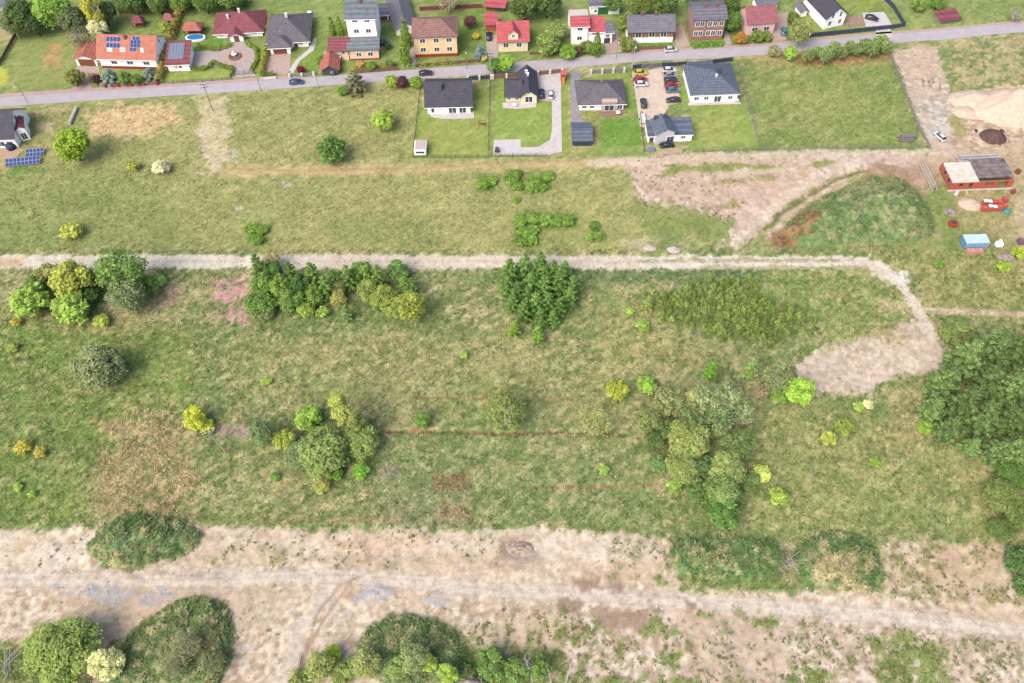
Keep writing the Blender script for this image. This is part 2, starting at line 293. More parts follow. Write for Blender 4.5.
# --- gardens, yards (mown)
LAWN = (146,170,76)
for pl, c in (([(418,108),(489,85),(490,158),(412,158)], (152,168,80)), ([(492,104),(500,80),(552,80),(554,138),(532,147),(492,147)], (146,170,76)), ([(600,120),(618,118),(640,116),(642,146),(600,150)], (112,156,54)), ([(594,146),(640,146),(650,156),(575,156)], (140,162,84)), ([(690,106),(744,104),(762,148),(690,150)], (144,166,78)), ([(556,80),(568,80),(570,154),(554,155)], (148,164,76)), ([(612,76),(626,74),(640,112),(626,112)], (140,166,72)), ([(590,76),(630,72),(630,86),(590,86)], (148,164,72)), ([(672,108),(690,66),(690,110)], (140,164,76)), ([(500,14),(560,10),(566,56),(530,58)], (140,160,82)), ([(190,50),(222,36),(225,52),(196,58)], (104,152,44)), ([(165,72),(236,70),(232,80),(163,84)], (162,172,80)), ([(252,50),(266,45),(264,76),(252,74)], (130,160,56)), ([(292,72),(318,40),(324,44),(316,76)], (126,158,60)), ([(700,45),(722,45),(722,48),(692,50)], (112,156,60)), ([(640,45),(672,43),(672,48),(640,50)], (122,158,66)), ([(817,0),(880,0),(888,8),(840,14),(820,40),(806,34)], (148,158,76)), ([(455,20),(485,5),(490,55),(460,58)], (124,150,66)), ([(690,120),(750,118),(752,146),(690,146)], (150,166,84))):
    region(pl, c, 1.5, 2, .92, tuft=.12)
region([(700,112),(735,112),(740,140),(700,142)], (188,178,108), 8, 14, .45)
region([(430,120),(480,125),(480,152),(420,150)], (176,172,92), 8, 14, .35)
region([(0,165),(50,163),(45,172),(0,178)], (112,146,66), 3, 4, .7)
region([(0,150),(10,148),(8,172),(-10,172)], (206,176,130), 3, 3, .8)
region([(33,112),(75,108),(70,140),(40,142)], (176,168,104), 5, 6, .6)
region([(36,122),(55,122),(53,133),(38,131)], (216,194,160), 2, 3, .8)
region([(33,111),(72,108),(72,111),(36,115)], (210,188,152), 1.5, 2, .8)
region([(30,148),(60,145),(60,165),(28,170)], (186,170,124), 4, 4, .5)
for pl in ([(48,45),(62,44),(60,53),(50,54)], [(42,56),(60,55),(60,68),(44,66)]): region(pl, (206,150,112), 3, 4, .7)
# --- micro relief
Z += np.where(INV, (N2-.5)*.35+(N1-.5)*.5, 0)*np.clip(1-0*X, 0, 1)
rel = DIRT*((N3-.5)*.35+(N2-.5)*.35); Z += rel
m, d = ldist([(865,168),(840,175),(815,190),(795,203),(780,213),(762,228),(748,240)]); Z[m] -= .9*ss(5, 0, d)
m, d = ldist([(385,432),(450,431),(500,433),(560,432),(625,434)]); Z[m] -= .5*ss(3, 0, d)
def flat(poly, ramp=4):
    m, sd_ = sdist(poly); Z[m] *= 1-ss(-ramp, 0, sd_)
flat([(-80,-60),(1100,-60),(1100,38),(900,50),(600,74),(300,96),(-80,116)])
for pl in ([(410,76),(770,60),(775,152),(640,160),(408,160)], [(-60,105),(40,105),(62,140),(62,172),(-60,175)], [(938,160),(1024,152),(1024,255),(945,256)]): flat(pl)
Z[~INV] = 0
veg = (1-np.clip(DIRT, 0, 1))[..., None]
UP = np.where((PY < 250) & (Y > 0), .38, 1.0); HF = fbm(X, Y, .75, 66, 2); fl = UP[..., None]*(ss(.56, .68, HF*.65+N2*.35)*.45)[..., None]*veg; COL += (A(212,192,152)-COL)*fl; fl = UP[..., None]*(ss(.55, .66, (1-HF)*.6+fbm(X, Y, 4, 67, 3)*.4)*.55)[..., None]*veg; COL += (A(98,128,70)-COL)*fl
lum = COL.mean(-1, keepdims=True); COL = COL*np.array([.97, 1.0, .945])*(1-veg)*1.07+(COL*.88+lum*.12)*np.array([.985, 1.03, .87])*veg*1.12*(1+(.32*(NS-.5))[..., None])*(1+((.52*(N3*.6+HF*.4)-.26)*UP)[..., None])
region(None, (150,150,110), .6, .5, 0., line=[(-200,112),(-60,105.5),(0,102),(100,95.5),(200,89.5),(300,83),(400,75.5),(530,66),(640,57),(760,50.5),(860,40.5),(940,35),(1024,27),(1200,8)], width=8.5, tuft=0)
# gentle per-vertex grain, still base colour of soil and grass
gr = (.95+.10*_h(np.arange(NX)[None, :]+0*CLS, np.arange(NY)[:, None]+0*CLS, 77)); COL *= gr[..., None]
COL = np.clip(COL, .006, .8)

def hz(x, y):
    i = np.clip(np.searchsorted(gx, x), 1, NX-1); j = np.clip(np.searchsorted(gy, y), 1, NY-1)
    return Z[j-1, i-1]
def G(px, py):
    p = P(px, py, 0)
    for _ in range(3):
        z = float(hz(p.x, p.y)); p = P(px, py, z)
    return p

# ------------------------------------------------------------------ materials
MC = {}
def mat(name, rgb, rough=.8, var=.12, size=.6, spec=.3, bump=0., metal=0., objcol=False, attr=None):
    if name in MC: return MC[name]
    m = bpy.data.materials.new(name); m.use_nodes = True; n = m.node_tree; b = n.nodes['Principled BSDF']
    b.inputs['Roughness'].default_value = rough; b.inputs['Specular IOR Level'].default_value = spec; b.inputs['Metallic'].default_value = metal
    tc = n.nodes.new('ShaderNodeTexCoord'); no = n.nodes.new('ShaderNodeTexNoise'); no.inputs['Scale'].default_value = 1/size; no.inputs['Detail'].default_value = 5
    no.inputs['Roughness'].default_value = .65
    n.links.new(tc.outputs['Object'], no.inputs['Vector'])
    mr = n.nodes.new('ShaderNodeMapRange'); mr.inputs[1].default_value = .3; mr.inputs[2].default_value = .7; mr.inputs[3].default_value = 1-var*1.6; mr.inputs[4].default_value = 1+var*1.6
    n.links.new(no.outputs['Fac'], mr.inputs[0])
    mx = n.nodes.new('ShaderNodeMix'); mx.data_type = 'RGBA'; mx.blend_type = 'MULTIPLY'; mx.inputs[0].default_value = 1
    if attr:
        at = n.nodes.new('ShaderNodeAttribute'); at.attribute_name = attr; n.links.new(at.outputs['Color'], mx.inputs[6])
    elif objcol:
        oi = n.nodes.new('ShaderNodeObjectInfo'); n.links.new(oi.outputs['Color'], mx.inputs[6])
    else: mx.inputs[6].default_value = (*[float(v) for v in rgb], 1)
    n.links.new(mr.outputs[0], mx.inputs[7]); n.links.new(mx.outputs[2], b.inputs['Base Color'])
    if bump:
        bu = n.nodes.new('ShaderNodeBump'); bu.inputs['Strength'].default_value = bump; bu.inputs['Distance'].default_value = .2
        n.links.new(no.outputs['Fac'], bu.inputs['Height']); n.links.new(bu.outputs[0], b.inputs['Normal'])
    MC[name] = m; return m
def tiles(name, rgb, dark=.72, period=.35, axis='Z', var=.15, rough=.75):
    m = mat(name, rgb, rough, var, 1.2); n = m.node_tree
    if m.get('tl'): return m
    m['tl'] = 1
    b = n.nodes['Principled BSDF']; src = b.inputs['Base Color'].links[0].from_socket
    tc = n.nodes.new('ShaderNodeTexCoord'); wv = n.nodes.new('ShaderNodeTexWave'); wv.bands_direction = axis
    wv.inputs['Scale'].default_value = .314/period; wv.inputs['Distortion'].default_value = .6; wv.inputs['Detail'].default_value = 2; wv.inputs['Detail Scale'].default_value = 2
    n.links.new(tc.outputs['Object'], wv.inputs['Vector'])
    mr = n.nodes.new('ShaderNodeMapRange'); mr.inputs[3].default_value = dark; mr.inputs[4].default_value = 1.08
    n.links.new(wv.outputs['Fac'], mr.inputs[0])
    mx = n.nodes.new('ShaderNodeMix'); mx.data_type = 'RGBA'; mx.blend_type = 'MULTIPLY'; mx.inputs[0].default_value = 1
    n.links.new(src, mx.inputs[6]); n.links.new(mr.outputs[0], mx.inputs[7]); n.links.new(mx.outputs[2], b.inputs['Base Color'])
    return m
def brick(name, rgb, mortar, sc=1.0):
    if name in MC: return MC[name]
    m = bpy.data.materials.new(name); m.use_nodes = True; n = m.node_tree; b = n.nodes['Principled BSDF']; b.inputs['Roughness'].default_value = .9
    tc = n.nodes.new('ShaderNodeTexCoord'); bt = n.nodes.new('ShaderNodeTexBrick'); mp = n.nodes.new('ShaderNodeMapping'); mp.inputs['Rotation'].default_value = (R(90), 0, 0)
    n.links.new(tc.outputs['Object'], mp.inputs[0]); n.links.new(mp.outputs[0], bt.inputs['Vector'])
    r = np.array(rgb, float); bt.inputs['Color1'].default_value = (*(r*1.12), 1); bt.inputs['Color2'].default_value = (*(r*.82), 1); bt.inputs['Mortar'].default_value = (*[float(v) for v in mortar], 1)
    bt.inputs['Scale'].default_value = sc; n.links.new(bt.outputs['Color'], b.inputs['Base Color']); MC[name] = m; return m
def foliage():
    if 'leaf' in MC: return MC['leaf']
    m = bpy.data.materials.new('leaf'); m.use_nodes = True; n = m.node_tree; n.nodes.clear()
    out = n.nodes.new('ShaderNodeOutputMaterial'); oi = n.nodes.new('ShaderNodeObjectInfo'); at = n.nodes.new('ShaderNodeAttribute'); at.attribute_name = 'Col'
    mx = n.nodes.new('ShaderNodeMix'); mx.data_type = 'RGBA'; mx.blend_type = 'MULTIPLY'; mx.inputs[0].default_value = 1
    n.links.new(oi.outputs['Color'], mx.inputs[6]); n.links.new(at.outputs['Color'], mx.inputs[7])
    d = n.nodes.new('ShaderNodeBsdfDiffuse'); tr = n.nodes.new('ShaderNodeBsdfTranslucent'); ms = n.nodes.new('ShaderNodeMixShader'); ms.inputs[0].default_value = .42
    for s in (d, tr): n.links.new(mx.outputs[2], s.inputs['Color'])
    n.links.new(d.outputs[0], ms.inputs[1]); n.links.new(tr.outputs[0], ms.inputs[2]); n.links.new(ms.outputs[0], out.inputs[0]); MC['leaf'] = m; return m
def blade():
    if 'blade' in MC: return MC['blade']
    m = bpy.data.materials.new('blade'); m.use_nodes = True; n = m.node_tree; n.nodes.clear()
    out = n.nodes.new('ShaderNodeOutputMaterial'); at = n.nodes.new('ShaderNodeAttribute'); at.attribute_name = 'Col'
    d = n.nodes.new('ShaderNodeBsdfDiffuse'); tr = n.nodes.new('ShaderNodeBsdfTranslucent'); ms = n.nodes.new('ShaderNodeMixShader'); ms.inputs[0].default_value = .35
    for s in (d, tr): n.links.new(at.outputs['Color'], s.inputs['Color'])
    n.links.new(d.outputs[0], ms.inputs[1]); n.links.new(tr.outputs[0], ms.inputs[2]); n.links.new(ms.outputs[0], out.inputs[0]); MC['blade'] = m; return m
def ground_mat():
    m = bpy.data.materials.new('soil_and_turf'); m.use_nodes = True; n = m.node_tree; b = n.nodes['Principled BSDF']
    b.inputs['Roughness'].default_value = .95; b.inputs['Specular IOR Level'].default_value = .15
    at = n.nodes.new('ShaderNodeAttribute'); at.attribute_name = 'Col'; tc = n.nodes.new('ShaderNodeTexCoord')
    def noise(s, det=4, r=.6):
        q = n.nodes.new('ShaderNodeTexNoise'); q.inputs['Scale'].default_value = s; q.inputs['Detail'].default_value = det; q.inputs['Roughness'].default_value = r
        n.links.new(tc.outputs['Object'], q.inputs['Vector']); return q
    a, c, fine = noise(1.1, 5, .7), noise(.3, 4), noise(4.5, 3, .6)
    prev = at.outputs['Color']
    for q, lo, hi in ((a, .84, 1.16), (fine, .80, 1.20), (c, .88, 1.12)):
        mr = n.nodes.new('ShaderNodeMapRange'); mr.inputs[1].default_value = .28; mr.inputs[2].default_value = .72; mr.inputs[3].default_value = lo; mr.inputs[4].default_value = hi; n.links.new(q.outputs['Fac'], mr.inputs[0])
        mx = n.nodes.new('ShaderNodeMix'); mx.data_type = 'RGBA'; mx.blend_type = 'MULTIPLY'; mx.inputs[0].default_value = 1
        n.links.new(prev, mx.inputs[6]); n.links.new(mr.outputs[0], mx.inputs[7]); prev = mx.outputs[2]
    n.links.new(prev, b.inputs['Base Color'])
    bu = n.nodes.new('ShaderNodeBump'); bu.inputs['Strength'].default_value = .3; bu.inputs['Distance'].default_value = .2
    n.links.new(a.outputs['Fac'], bu.inputs['Height']); n.links.new(bu.outputs[0], b.inputs['Normal']); return m

# ------------------------------------------------------------------ object helpers
def link(o, parent=None):
    COLL.objects.link(o)
    if parent is not None: o.parent = parent
    return o
def thing(name, label, cat, loc=(0, 0, 0), rz=0, group=None):
    o = bpy.data.objects.new(name, None); link(o); o.location = loc; o.rotation_euler = (0, 0, rz)
    o.empty_display_size = .3; o['label'] = label; o['category'] = cat
    if group: o['group'] = group
    return o
def tag(o, label, cat, group=None):
    o['label'] = label; o['category'] = cat
    if group: o['group'] = group
    return o
class MB:
    def __init__(s): s.v = []; s.f = []; s.M = Matrix()
    def add(s, vs, fs):
        k = len(s.v); s.v += [s.M @ Vector(p) for p in vs]; s.f += [[i+k for i in f] for f in fs]; return s
    def box(s, x0, x1, y0, y1, z0, z1):
        return s.add([(x0,y0,z0),(x1,y0,z0),(x1,y1,z0),(x0,y1,z0),(x0,y0,z1),(x1,y0,z1),(x1,y1,z1),(x0,y1,z1)], [(3,2,1,0),(4,5,6,7),(0,1,5,4),(1,2,6,5),(2,3,7,6),(3,0,4,7)])
    def prism(s, pts, off):           # planar polygon extruded by a vector
        n = len(pts); o = Vector(off); a = [Vector(p) for p in pts]
        return s.add(a+[p+o for p in a], [list(range(n))[::-1], list(range(n, 2*n))]+[(i, (i+1) % n, n+(i+1) % n, n+i) for i in range(n)])
    def tube(s, pts, rad, n=7):
        pts = [Vector(p) for p in pts]; rs = rad if isinstance(rad, (list, tuple)) else [rad]*len(pts); rings = []
        for i, p in enumerate(pts):
            d = (pts[min(i+1, len(pts)-1)]-pts[max(i-1, 0)]).normalized(); a = d.orthogonal().normalized(); b = d.cross(a)
            rings.append([p+(a*math.cos(2*math.pi*j/n)+b*math.sin(2*math.pi*j/n))*rs[i] for j in range(n)])
        vs = [q for r in rings for q in r]; fs = [(i*n+j, i*n+(j+1) % n, (i+1)*n+(j+1) % n, (i+1)*n+j) for i in range(len(pts)-1) for j in range(n)]
        return s.add(vs, fs+[list(range(n))[::-1], list(range((len(pts)-1)*n, len(pts)*n))])
    def lathe(s, prof, c=(0, 0, 0), n=14):
        vs = [(c[0]+r*math.cos(2*math.pi*j/n), c[1]+r*math.sin(2*math.pi*j/n), c[2]+z) for r, z in prof for j in range(n)]
        fs = [(i*n+j, i*n+(j+1) % n, (i+1)*n+(j+1) % n, (i+1)*n+j) for i in range(len(prof)-1) for j in range(n)]
        return s.add(vs, fs+[list(range(n))[::-1], list(range((len(prof)-1)*n, len(prof)*n))])
    def build(s, name, m, parent=None, smooth=False, bevel=0):
        me = bpy.data.meshes.new(name); me.from_pydata([tuple(p) for p in s.v], [], s.f); me.materials.append(m)
        if smooth: me.polygons.foreach_set('use_smooth', [True]*len(me.polygons))
        bm = bmesh.new(); bm.from_mesh(me); bmesh.ops.recalc_face_normals(bm, faces=bm.faces)
        if bevel: bmesh.ops.bevel(bm, geom=bm.edges[:], offset=bevel, segments=2, affect='EDGES', clamp_overlap=True)
        bm.to_mesh(me); bm.free()
        return link(bpy.data.objects.new(name, me), parent)
def np_mesh(name, V, faces4, col, m, parent=None, dom='POINT', smooth=False):
    me = bpy.data.meshes.new(name); nf, k = faces4.shape
    me.vertices.add(len(V)); me.vertices.foreach_set('co', V.astype(np.float32).ravel())
    me.loops.add(nf*k); me.loops.foreach_set('vertex_index', faces4.astype(np.int32).ravel())
    me.polygons.add(nf); me.polygons.foreach_set('loop_start', np.arange(0, nf*k, k, dtype=np.int32)); 
    if smooth: me.polygons.foreach_set('use_smooth', np.ones(nf, bool))
    me.update(calc_edges=True)
    if col is not None:
        a = me.attributes.new('Col', 'FLOAT_COLOR', dom); c4 = np.ones((len(col), 4), np.float32); c4[:, :3] = col; a.data.foreach_set('color', c4.ravel())
    me.materials.append(m); return link(bpy.data.objects.new(name, me), parent)

# ------------------------------------------------------------------ ground objects
GM = ground_mat()
idx = np.arange(NX*NY).reshape(NY, NX)
Fq = np.stack([idx[:-1, :-1], idx[:-1, 1:], idx[1:, 1:], idx[1:, :-1]], -1).reshape(-1, 4)
fc = CLS[:-1, :-1].reshape(-1); V = np.stack([X, Y, Z], -1).reshape(-1, 3); C3 = COL.reshape(-1, 3)
for k, nm in ((0, 'ground'), (1, 'bare_earth'), (2, 'gravel_road'), (3, 'earth_mounds')):
    f = Fq[fc == k]; u, inv = np.unique(f, return_inverse=True)
    o = np_mesh(nm, V[u], inv.reshape(-1, 4), C3[u], GM, smooth=True); o['kind'] = 'structure'

# asphalt road, verge path: strips above the ground
def strip(name, pts_top, pts_bot, z, m, label=None):
    me = MB(); n = len(pts_top)
    t_, b_ = [P(*p, z) for p in pts_top], [P(*p, z) for p in pts_bot]
    me.add([tuple(p) for p in t_+b_], [(i, n+i, n+i+1, i+1) for i in range(n-1)])
    o = me.build(name, m); o['kind'] = 'structure'; return o
def dens(pts, k=6):
    out = []
    for a, b in zip(pts[:-1], pts[1:]):
        for i in range(k): t = i/k; out.append((a[0]+(b[0]-a[0])*t, a[1]+(b[1]-a[1])*t))
    return out+[pts[-1]]
RC = [(-200,112),(-60,105.5),(0,102),(100,95.5),(200,89.5),(300,83),(400,75.5),(530,66),(640,57),(760,50.5),(860,40.5),(940,35),(1024,27),(1200,8)]
ASPH = mat('asphalt', A(202,194,196), .9, .06, 3, .3, .1)
rt = [(x, y-5) for x, y in dens(RC)]; rb = [(x, y+4.8+.35*math.sin(x*.37)) for x, y in dens(RC)]
strip('asphalt_road', rt, rb, .06, ASPH)
PAVE = mat('pavement_setts', A(206,176,168), .9, .12, .8)
pv = dens([p for p in RC if p[0] <= 330])
strip('pavement', [(x, y-8.2) for x, y in pv], [(x, y-5.1) for x, y in pv], .1, PAVE)
pv = dens([(640,57),(760,50.5),(860,40.5),(940,35),(1024,27)])
strip('gravel_verge', [(x, y-7) for x, y in pv], [(x, y-5.1) for x, y in pv], .08, mat('verge_gravel', A(208,180,160), .95, .15, .7))
def sheet(name, poly, z, m):
    me = MB(); p = [P(*q, 0) for q in poly]; me.prism([(a.x, a.y, z) for a in p], (0, 0, -.3)); o = me.build(name, m); o['kind'] = 'structure'; return o
CONC = mat('pale_paving', A(226,218,214), .9, .07, 1.5); SETT = mat('grey_setts', A(196,184,176), .9, .14, .7); TANP = mat('tan_paving', A(236,216,194), .9, .08, 2); DKP = mat('dark_paving', A(168,164,174), .9, .08, 1.5)
PINKP = mat('pink_setts', A(206,180,166), .9, .12, .7); BRN = mat('brown_terrace', A(168,134,122), .9, .12, .7)
sheet('driveway', [(494,140),(520.5,139.5),(521,147.5),(538,147),(550,140),(552,130),(552,101),(536,100),(538,73),(561,72),(561,100),(562,152),(546,155),(493,155)], .07, CONC)
sheet('driveway', [(570,72),(580,70),(580,112),(582,120),(590,128),(592,132),(572,132)], .07, DKP)
sheet('driveway', [(632,72),(664,68),(668,108),(662,118),(655,121),(643,128),(640,126)], .07, TANP)
sheet('driveway', [(664,69),(677,68),(680,103),(668,105)], .075, TANP)
sheet('terrace', [(427,112),(474,112),(474,118),(457,119),(443,119),(432,117)], .08, CONC)
sheet('terrace', [(502,103),(537,101),(536,107),(518,109),(503,108)], .08, CONC)
sheet('terrace', [(601,110),(623,108),(623,116),(601,117)], .08, BRN)
sheet('terrace', [(688,103),(740,101),(741,104),(688,105.5)], .08, CONC)
sheet('driveway', [(193,52),(216,50),(230,46),(236,42),(244,42),(247,47),(256,50),(257,62),(252,72),(256,76),(232,78),(234,70),(226,64),(214,66),(192,69)], .07, SETT)
sheet('driveway', [(265,60),(273,54),(291,52),(290,68),(288,74),(276,74),(268,72),(264,72)], .07, PINKP)
sheet('garden_path', [(289,70),(296,60),(308,50),(314,38),(317,38),(314,50),(300,61),(293,74)], .08, CONC)
sheet('driveway', [(77,67),(86,66),(92,90),(72,91)], .07, PINKP); sheet('driveway', [(86,66),(99,67),(100,73),(88,73)], .07, PINKP)
sheet('driveway', [(410,40),(414,40),(416,64),(406,66),(408,55)], .07, SETT); sheet('driveway', [(485,35),(497,35),(498,58),(488,59)], .07, SETT)
sheet('driveway', [(605,44),(612,30),(618,30),(622,52),(606,54)], .07, PINKP); sheet('driveway', [(674,28),(682,24),(690,46),(676,48)], .07, PINKP)
sheet('driveway', [(723,30),(727,30),(732,44),(726,46)], .07, SETT); sheet('driveway', [(774,15),(788,12),(786,40),(772,42)], .07, PINKP)
sheet('driveway', [(862,13),(884,12),(892,25),(866,27)], .07, CONC); sheet('driveway', [(876,30),(890,29),(893,37),(876,39)], .08, CONC)
sheet('terrace', [(812,11),(818,11),(826,28),(822,29)], .08, CONC); sheet('flower_bed', [(845,18),(862,15),(865,25),(845,27)], .08, mat('bark_mulch', A(176,150,126), .95, .3, .5))
sheet('driveway', [(324,52),(330,50),(332,66),(318,74)], .07, PINKP); sheet('terrace', [(-30,146),(18,147),(24,150),(16,158),(-30,160)], .08, mat('wood_deck', A(206,176,146), .9, .1, .6))
sheet('driveway', [(0,2),(0,1),(1,1),(1,2)], .05, CONC) if False else None

# ------------------------------------------------------------------ buildings
WHITE = mat('white_plaster', A(248,246,242, .88), .85, .04, 1.5); CREAM = mat('cream_plaster', A(246,226,190, .72), .85, .05, 1.5); PINKW = mat('pink_plaster', A(240,196,196, .72), .85, .05, 1.5)
YELW = mat('yellow_plaster', A(240,208,156, .72), .85, .05, 1.5); LGREY = mat('grey_plaster', A(208,206,208, .72), .85, .05, 1.5); PEACH = mat('peach_plaster', A(246,214,184, .72), .85, .05, 1.5)
BRICK = brick('old_brick', A(168,116,96, .6), A(180,160,146), 1.2); BLOCK = brick('hollow_brick', A(206,92,70, .6), A(176,120,104), 1.2)
REDR = tiles('red_tile', A(200,122,106)); ORGR = tiles('orange_tile', A(212,136,112)); CRIM = tiles('crimson_sheet', A(212,106,110)); DRED = tiles('dark_red_tile', A(156,88,96)); ROSE = tiles('rose_sheet', A(176,112,116)); BRNR = tiles('brown_tile', A(164,124,114))
DGR = tiles('dark_tile', A(86,84,96)); GRY = tiles('grey_tile', A(122,116,122)); BLU = tiles('blue_grey_tile', A(112,122,138)); GRN = tiles('grey_green_sheet', A(134,142,146)); SLATE = tiles('slate_sheet', A(132,130,140))
FRAME = mat('white_frame', (.75, .75, .74), .5, .02); PANE = mat('window_glass', (.045, .055, .07), .12, .1, 1, .6); DARKD = mat('dark_grey_metal', A(92,96,104), .6, .06); BRND = mat('brown_door', A(150,92,66), .7, .1); GRND = mat('green_door', A(50,140,90), .6, .06)
PLINTH = mat('red_plinth', A(170,74,64), .8, .1); GPL = mat('grey_plinth', A(160,156,152), .9, .1); CHIM = mat('chimney_render', A(150,118,108), .9, .12); WCH = mat('white_chimney', A(236,232,228,.6), .9, .05)
SOLF = mat('panel_frame', A(180,190,210), .7, .03, 1, .2); SOL = mat('solar_cell', A(62,84,140), .7, .15, .8, .15)
def slab(mb, pts, t=.16):
    a = [Vector(p) for p in pts]; n = (a[1]-a[0]).cross(a[2]-a[0]).normalized()
    if n.z < 0: n = -n
    mb.prism([p+n*.015 for p in a], n*t)
def window(root, side, W, D, u, z, w_, h_, glass=None, split=True, frame=None):
    """u metres along the facade, z sill height; side front/right/left/back"""
    f, p = MB(), MB()
    if side == 'front': M = Matrix.Translation((u, 0, z))
    elif side == 'right': M = Matrix.Translation((W, u, z)) @ Matrix.Rotation(R(90), 4, 'Z')
    elif side == 'left': M = Matrix.Translation((0, D-u, z)) @ Matrix.Rotation(R(-90), 4, 'Z')
    f.M = p.M = M; b = .14
    f.box(-w_/2, w_/2, -.05, .03, 0, h_)
    if split and w_ > 1.0:
        p.box(-w_/2+b, -.06, -.07, .0, b, h_-b); p.box(.06, w_/2-b, -.07, .0, b, h_-b)
    else: p.box(-w_/2+b, w_/2-b, -.07, .0, b, h_-b)
    o = f.build('window', frame or FRAME, root); p.build('pane', glass or PANE, o); return o
def doorp(root, W, D, u, w_, h_, m, name='door', side='front'):
    f = MB(); f.M = Matrix.Translation((u, 0, 0)) if side == 'front' else Matrix.Translation((W, u, 0)) @ Matrix.Rotation(R(90), 4, 'Z')
    f.box(-w_/2, w_/2, -.06, .03, .05, h_); o = f.build(name, m, root)
    g = MB(); g.M = f.M; g.box(w_/2-.25, w_/2-.13, -.12, -.06, h_*.5, h_*.5+.12); g.build('handle', DARKD, o); return o
def house(name, label, bl, br, eave, ridge=None, D=None, roof='gable', pitch=35, wall=WHITE, rm=DGR, wins=(), chims=(), oh=.55, he=None, rz=None, W=None, plinth=None, cat='house', group=None, skip=False, down=0):
    a, b = P(*bl), P(*br); W = W or (b-a).length; rz = math.atan2(b.y-a.y, b.x-a.x) if rz is None else R(rz)
    mid = (a+b)/2; he = he or float(zfrom(mid.y, eave)); tp = math.tan(R(pitch))
    ex, ey = Vector((math.cos(rz), math.sin(rz), 0)), Vector((-math.sin(rz), math.cos(rz), 0))
    def rowat(Yl, z): q = a+ex*(W/2)+ey*Yl; return project(q.x, q.y, z)[1]
    if D is None:
        lo, hi = 3., 40.
        for _ in range(40):
            D = (lo+hi)/2
            if roof in ('gable', 'hip'): r = rowat(D/2, he+tp*D/2+.2)
            elif roof == 'mono': r = rowat(D+oh, he+tp*D)
            elif roof == 'flat': r = rowat(D, he)
            else: r = rowat(D, he+tp*W/2+.2)
            if r > ridge: lo = D
            else: hi = D
    root = thing(name, label, cat, (a.x, a.y, 0), rz, group)
    wb, rf = MB(), MB(); o = oh
    if roof == 'gable':
        hr = he+tp*D/2; wb.prism([(0,0,-.3),(0,D,-.3),(0,D,he),(0,D/2,hr),(0,0,he)], (W,0,0))
        slab(rf, [(-o,-o,he-tp*o),(W+o,-o,he-tp*o),(W+o,D/2,hr),(-o,D/2,hr)]); slab(rf, [(-o,D+o,he-tp*o),(W+o,D+o,he-tp*o),(W+o,D/2+.01,hr),(-o,D/2+.01,hr)])
        ridge_bar = [(-o,D/2,hr+.16),(W+o,D/2,hr+.16)]
    elif roof == 'front':
        hr = he+tp*W/2; wb.prism([(0,0,-.3),(W,0,-.3),(W,0,he),(W/2,0,hr),(0,0,he)], (0,D,0))
        slab(rf, [(-o,-o,he-tp*o),(-o,D+o,he-tp*o),(W/2,D+o,hr),(W/2,-o,hr)]); slab(rf, [(W+o,-o,he-tp*o),(W+o,D+o,he-tp*o),(W/2+.01,D+o,hr),(W/2+.01,-o,hr)])
        ridge_bar = [(W/2,-o,hr+.16),(W/2,D+o,hr+.16)]
    elif roof == 'hip':
        wb.box(0, W, 0, D, -.3, he); e = he-tp*o*.3
        if W >= D:
            k = (D/2+o); hr = e+tp*k; r0, r1 = (-o+k, D/2, hr), (W+o-k, D/2, hr)
            slab(rf, [(-o,-o,e),(W+o,-o,e),r1,r0]); slab(rf, [(W+o,D+o,e),(-o,D+o,e),r0,r1]); slab(rf, [(-o,D+o,e),(-o,-o,e),r0]); slab(rf, [(W+o,-o,e),(W+o,D+o,e),r1])
        else:
            k = (W/2+o); hr = e+tp*k; r0, r1 = (W/2, -o+k, hr), (W/2, D+o-k, hr)
            slab(rf, [(-o,-o,e),(W+o,-o,e),r0]); slab(rf, [(W+o,D+o,e),(-o,D+o,e),r1]); slab(rf, [(-o,D+o,e),(-o,-o,e),r0,r1]); slab(rf, [(W+o,-o,e),(W+o,D+o,e),r1,r0])
        ridge_bar = [(r0[0],r0[1],r0[2]+.16),(r1[0],r1[1],r1[2]+.16)]
    elif roof == 'mono':
        hr = he+tp*D; wb.prism([(0,0,-.3),(0,D,-.3),(0,D,hr),(0,0,he)], (W,0,0)); slab(rf, [(-o,-o,he-tp*o),(W+o,-o,he-tp*o),(W+o,D+o,hr+tp*o),(-o,D+o,hr+tp*o)]); ridge_bar = None
    elif roof == 'flat':
        hr = he; wb.box(0, W, 0, D, -.3, he); rf.box(-o, W+o, -o, D+o, he+.003, he+.3); ridge_bar = None
    wb.build('wall', wall, root); ro = rf.build('roof', rm, root)
    if ridge_bar: q = MB(); q.tube(ridge_bar, .13, 6); q.build('ridge_cap', rm, ro)
    if roof in ('gable', 'mono', 'hip'):
        q = MB(); q.M = Matrix.Identity(4); ez = he-tp*o*(1 if roof != 'hip' else .3)
        q.tube([(-o,-o-.1,ez+.05),(W+o,-o-.1,ez+.05)], .09, 6); q.build('gutter', DARKD if wall is not WHITE else FRAME, ro)
    if plinth: q = MB(); q.box(-.05, W+.05, -.05, D+.05, -.3, plinth[0]); q.build('plinth', plinth[1], root)
    for wn in wins:
        sd_ = wn[0]; u = wn[1]*W if sd_ == 'front' else wn[1]*D
        if wn[-1] == 'door': doorp(root, W, D, u, wn[3], wn[4], wn[5], side=sd_)
        elif wn[-1] == 'garage': doorp(root, W, D, u, wn[3], wn[4], wn[5], 'garage_door', side=sd_)
        else: window(root, sd_, W, D, u, wn[2], wn[3], wn[4])
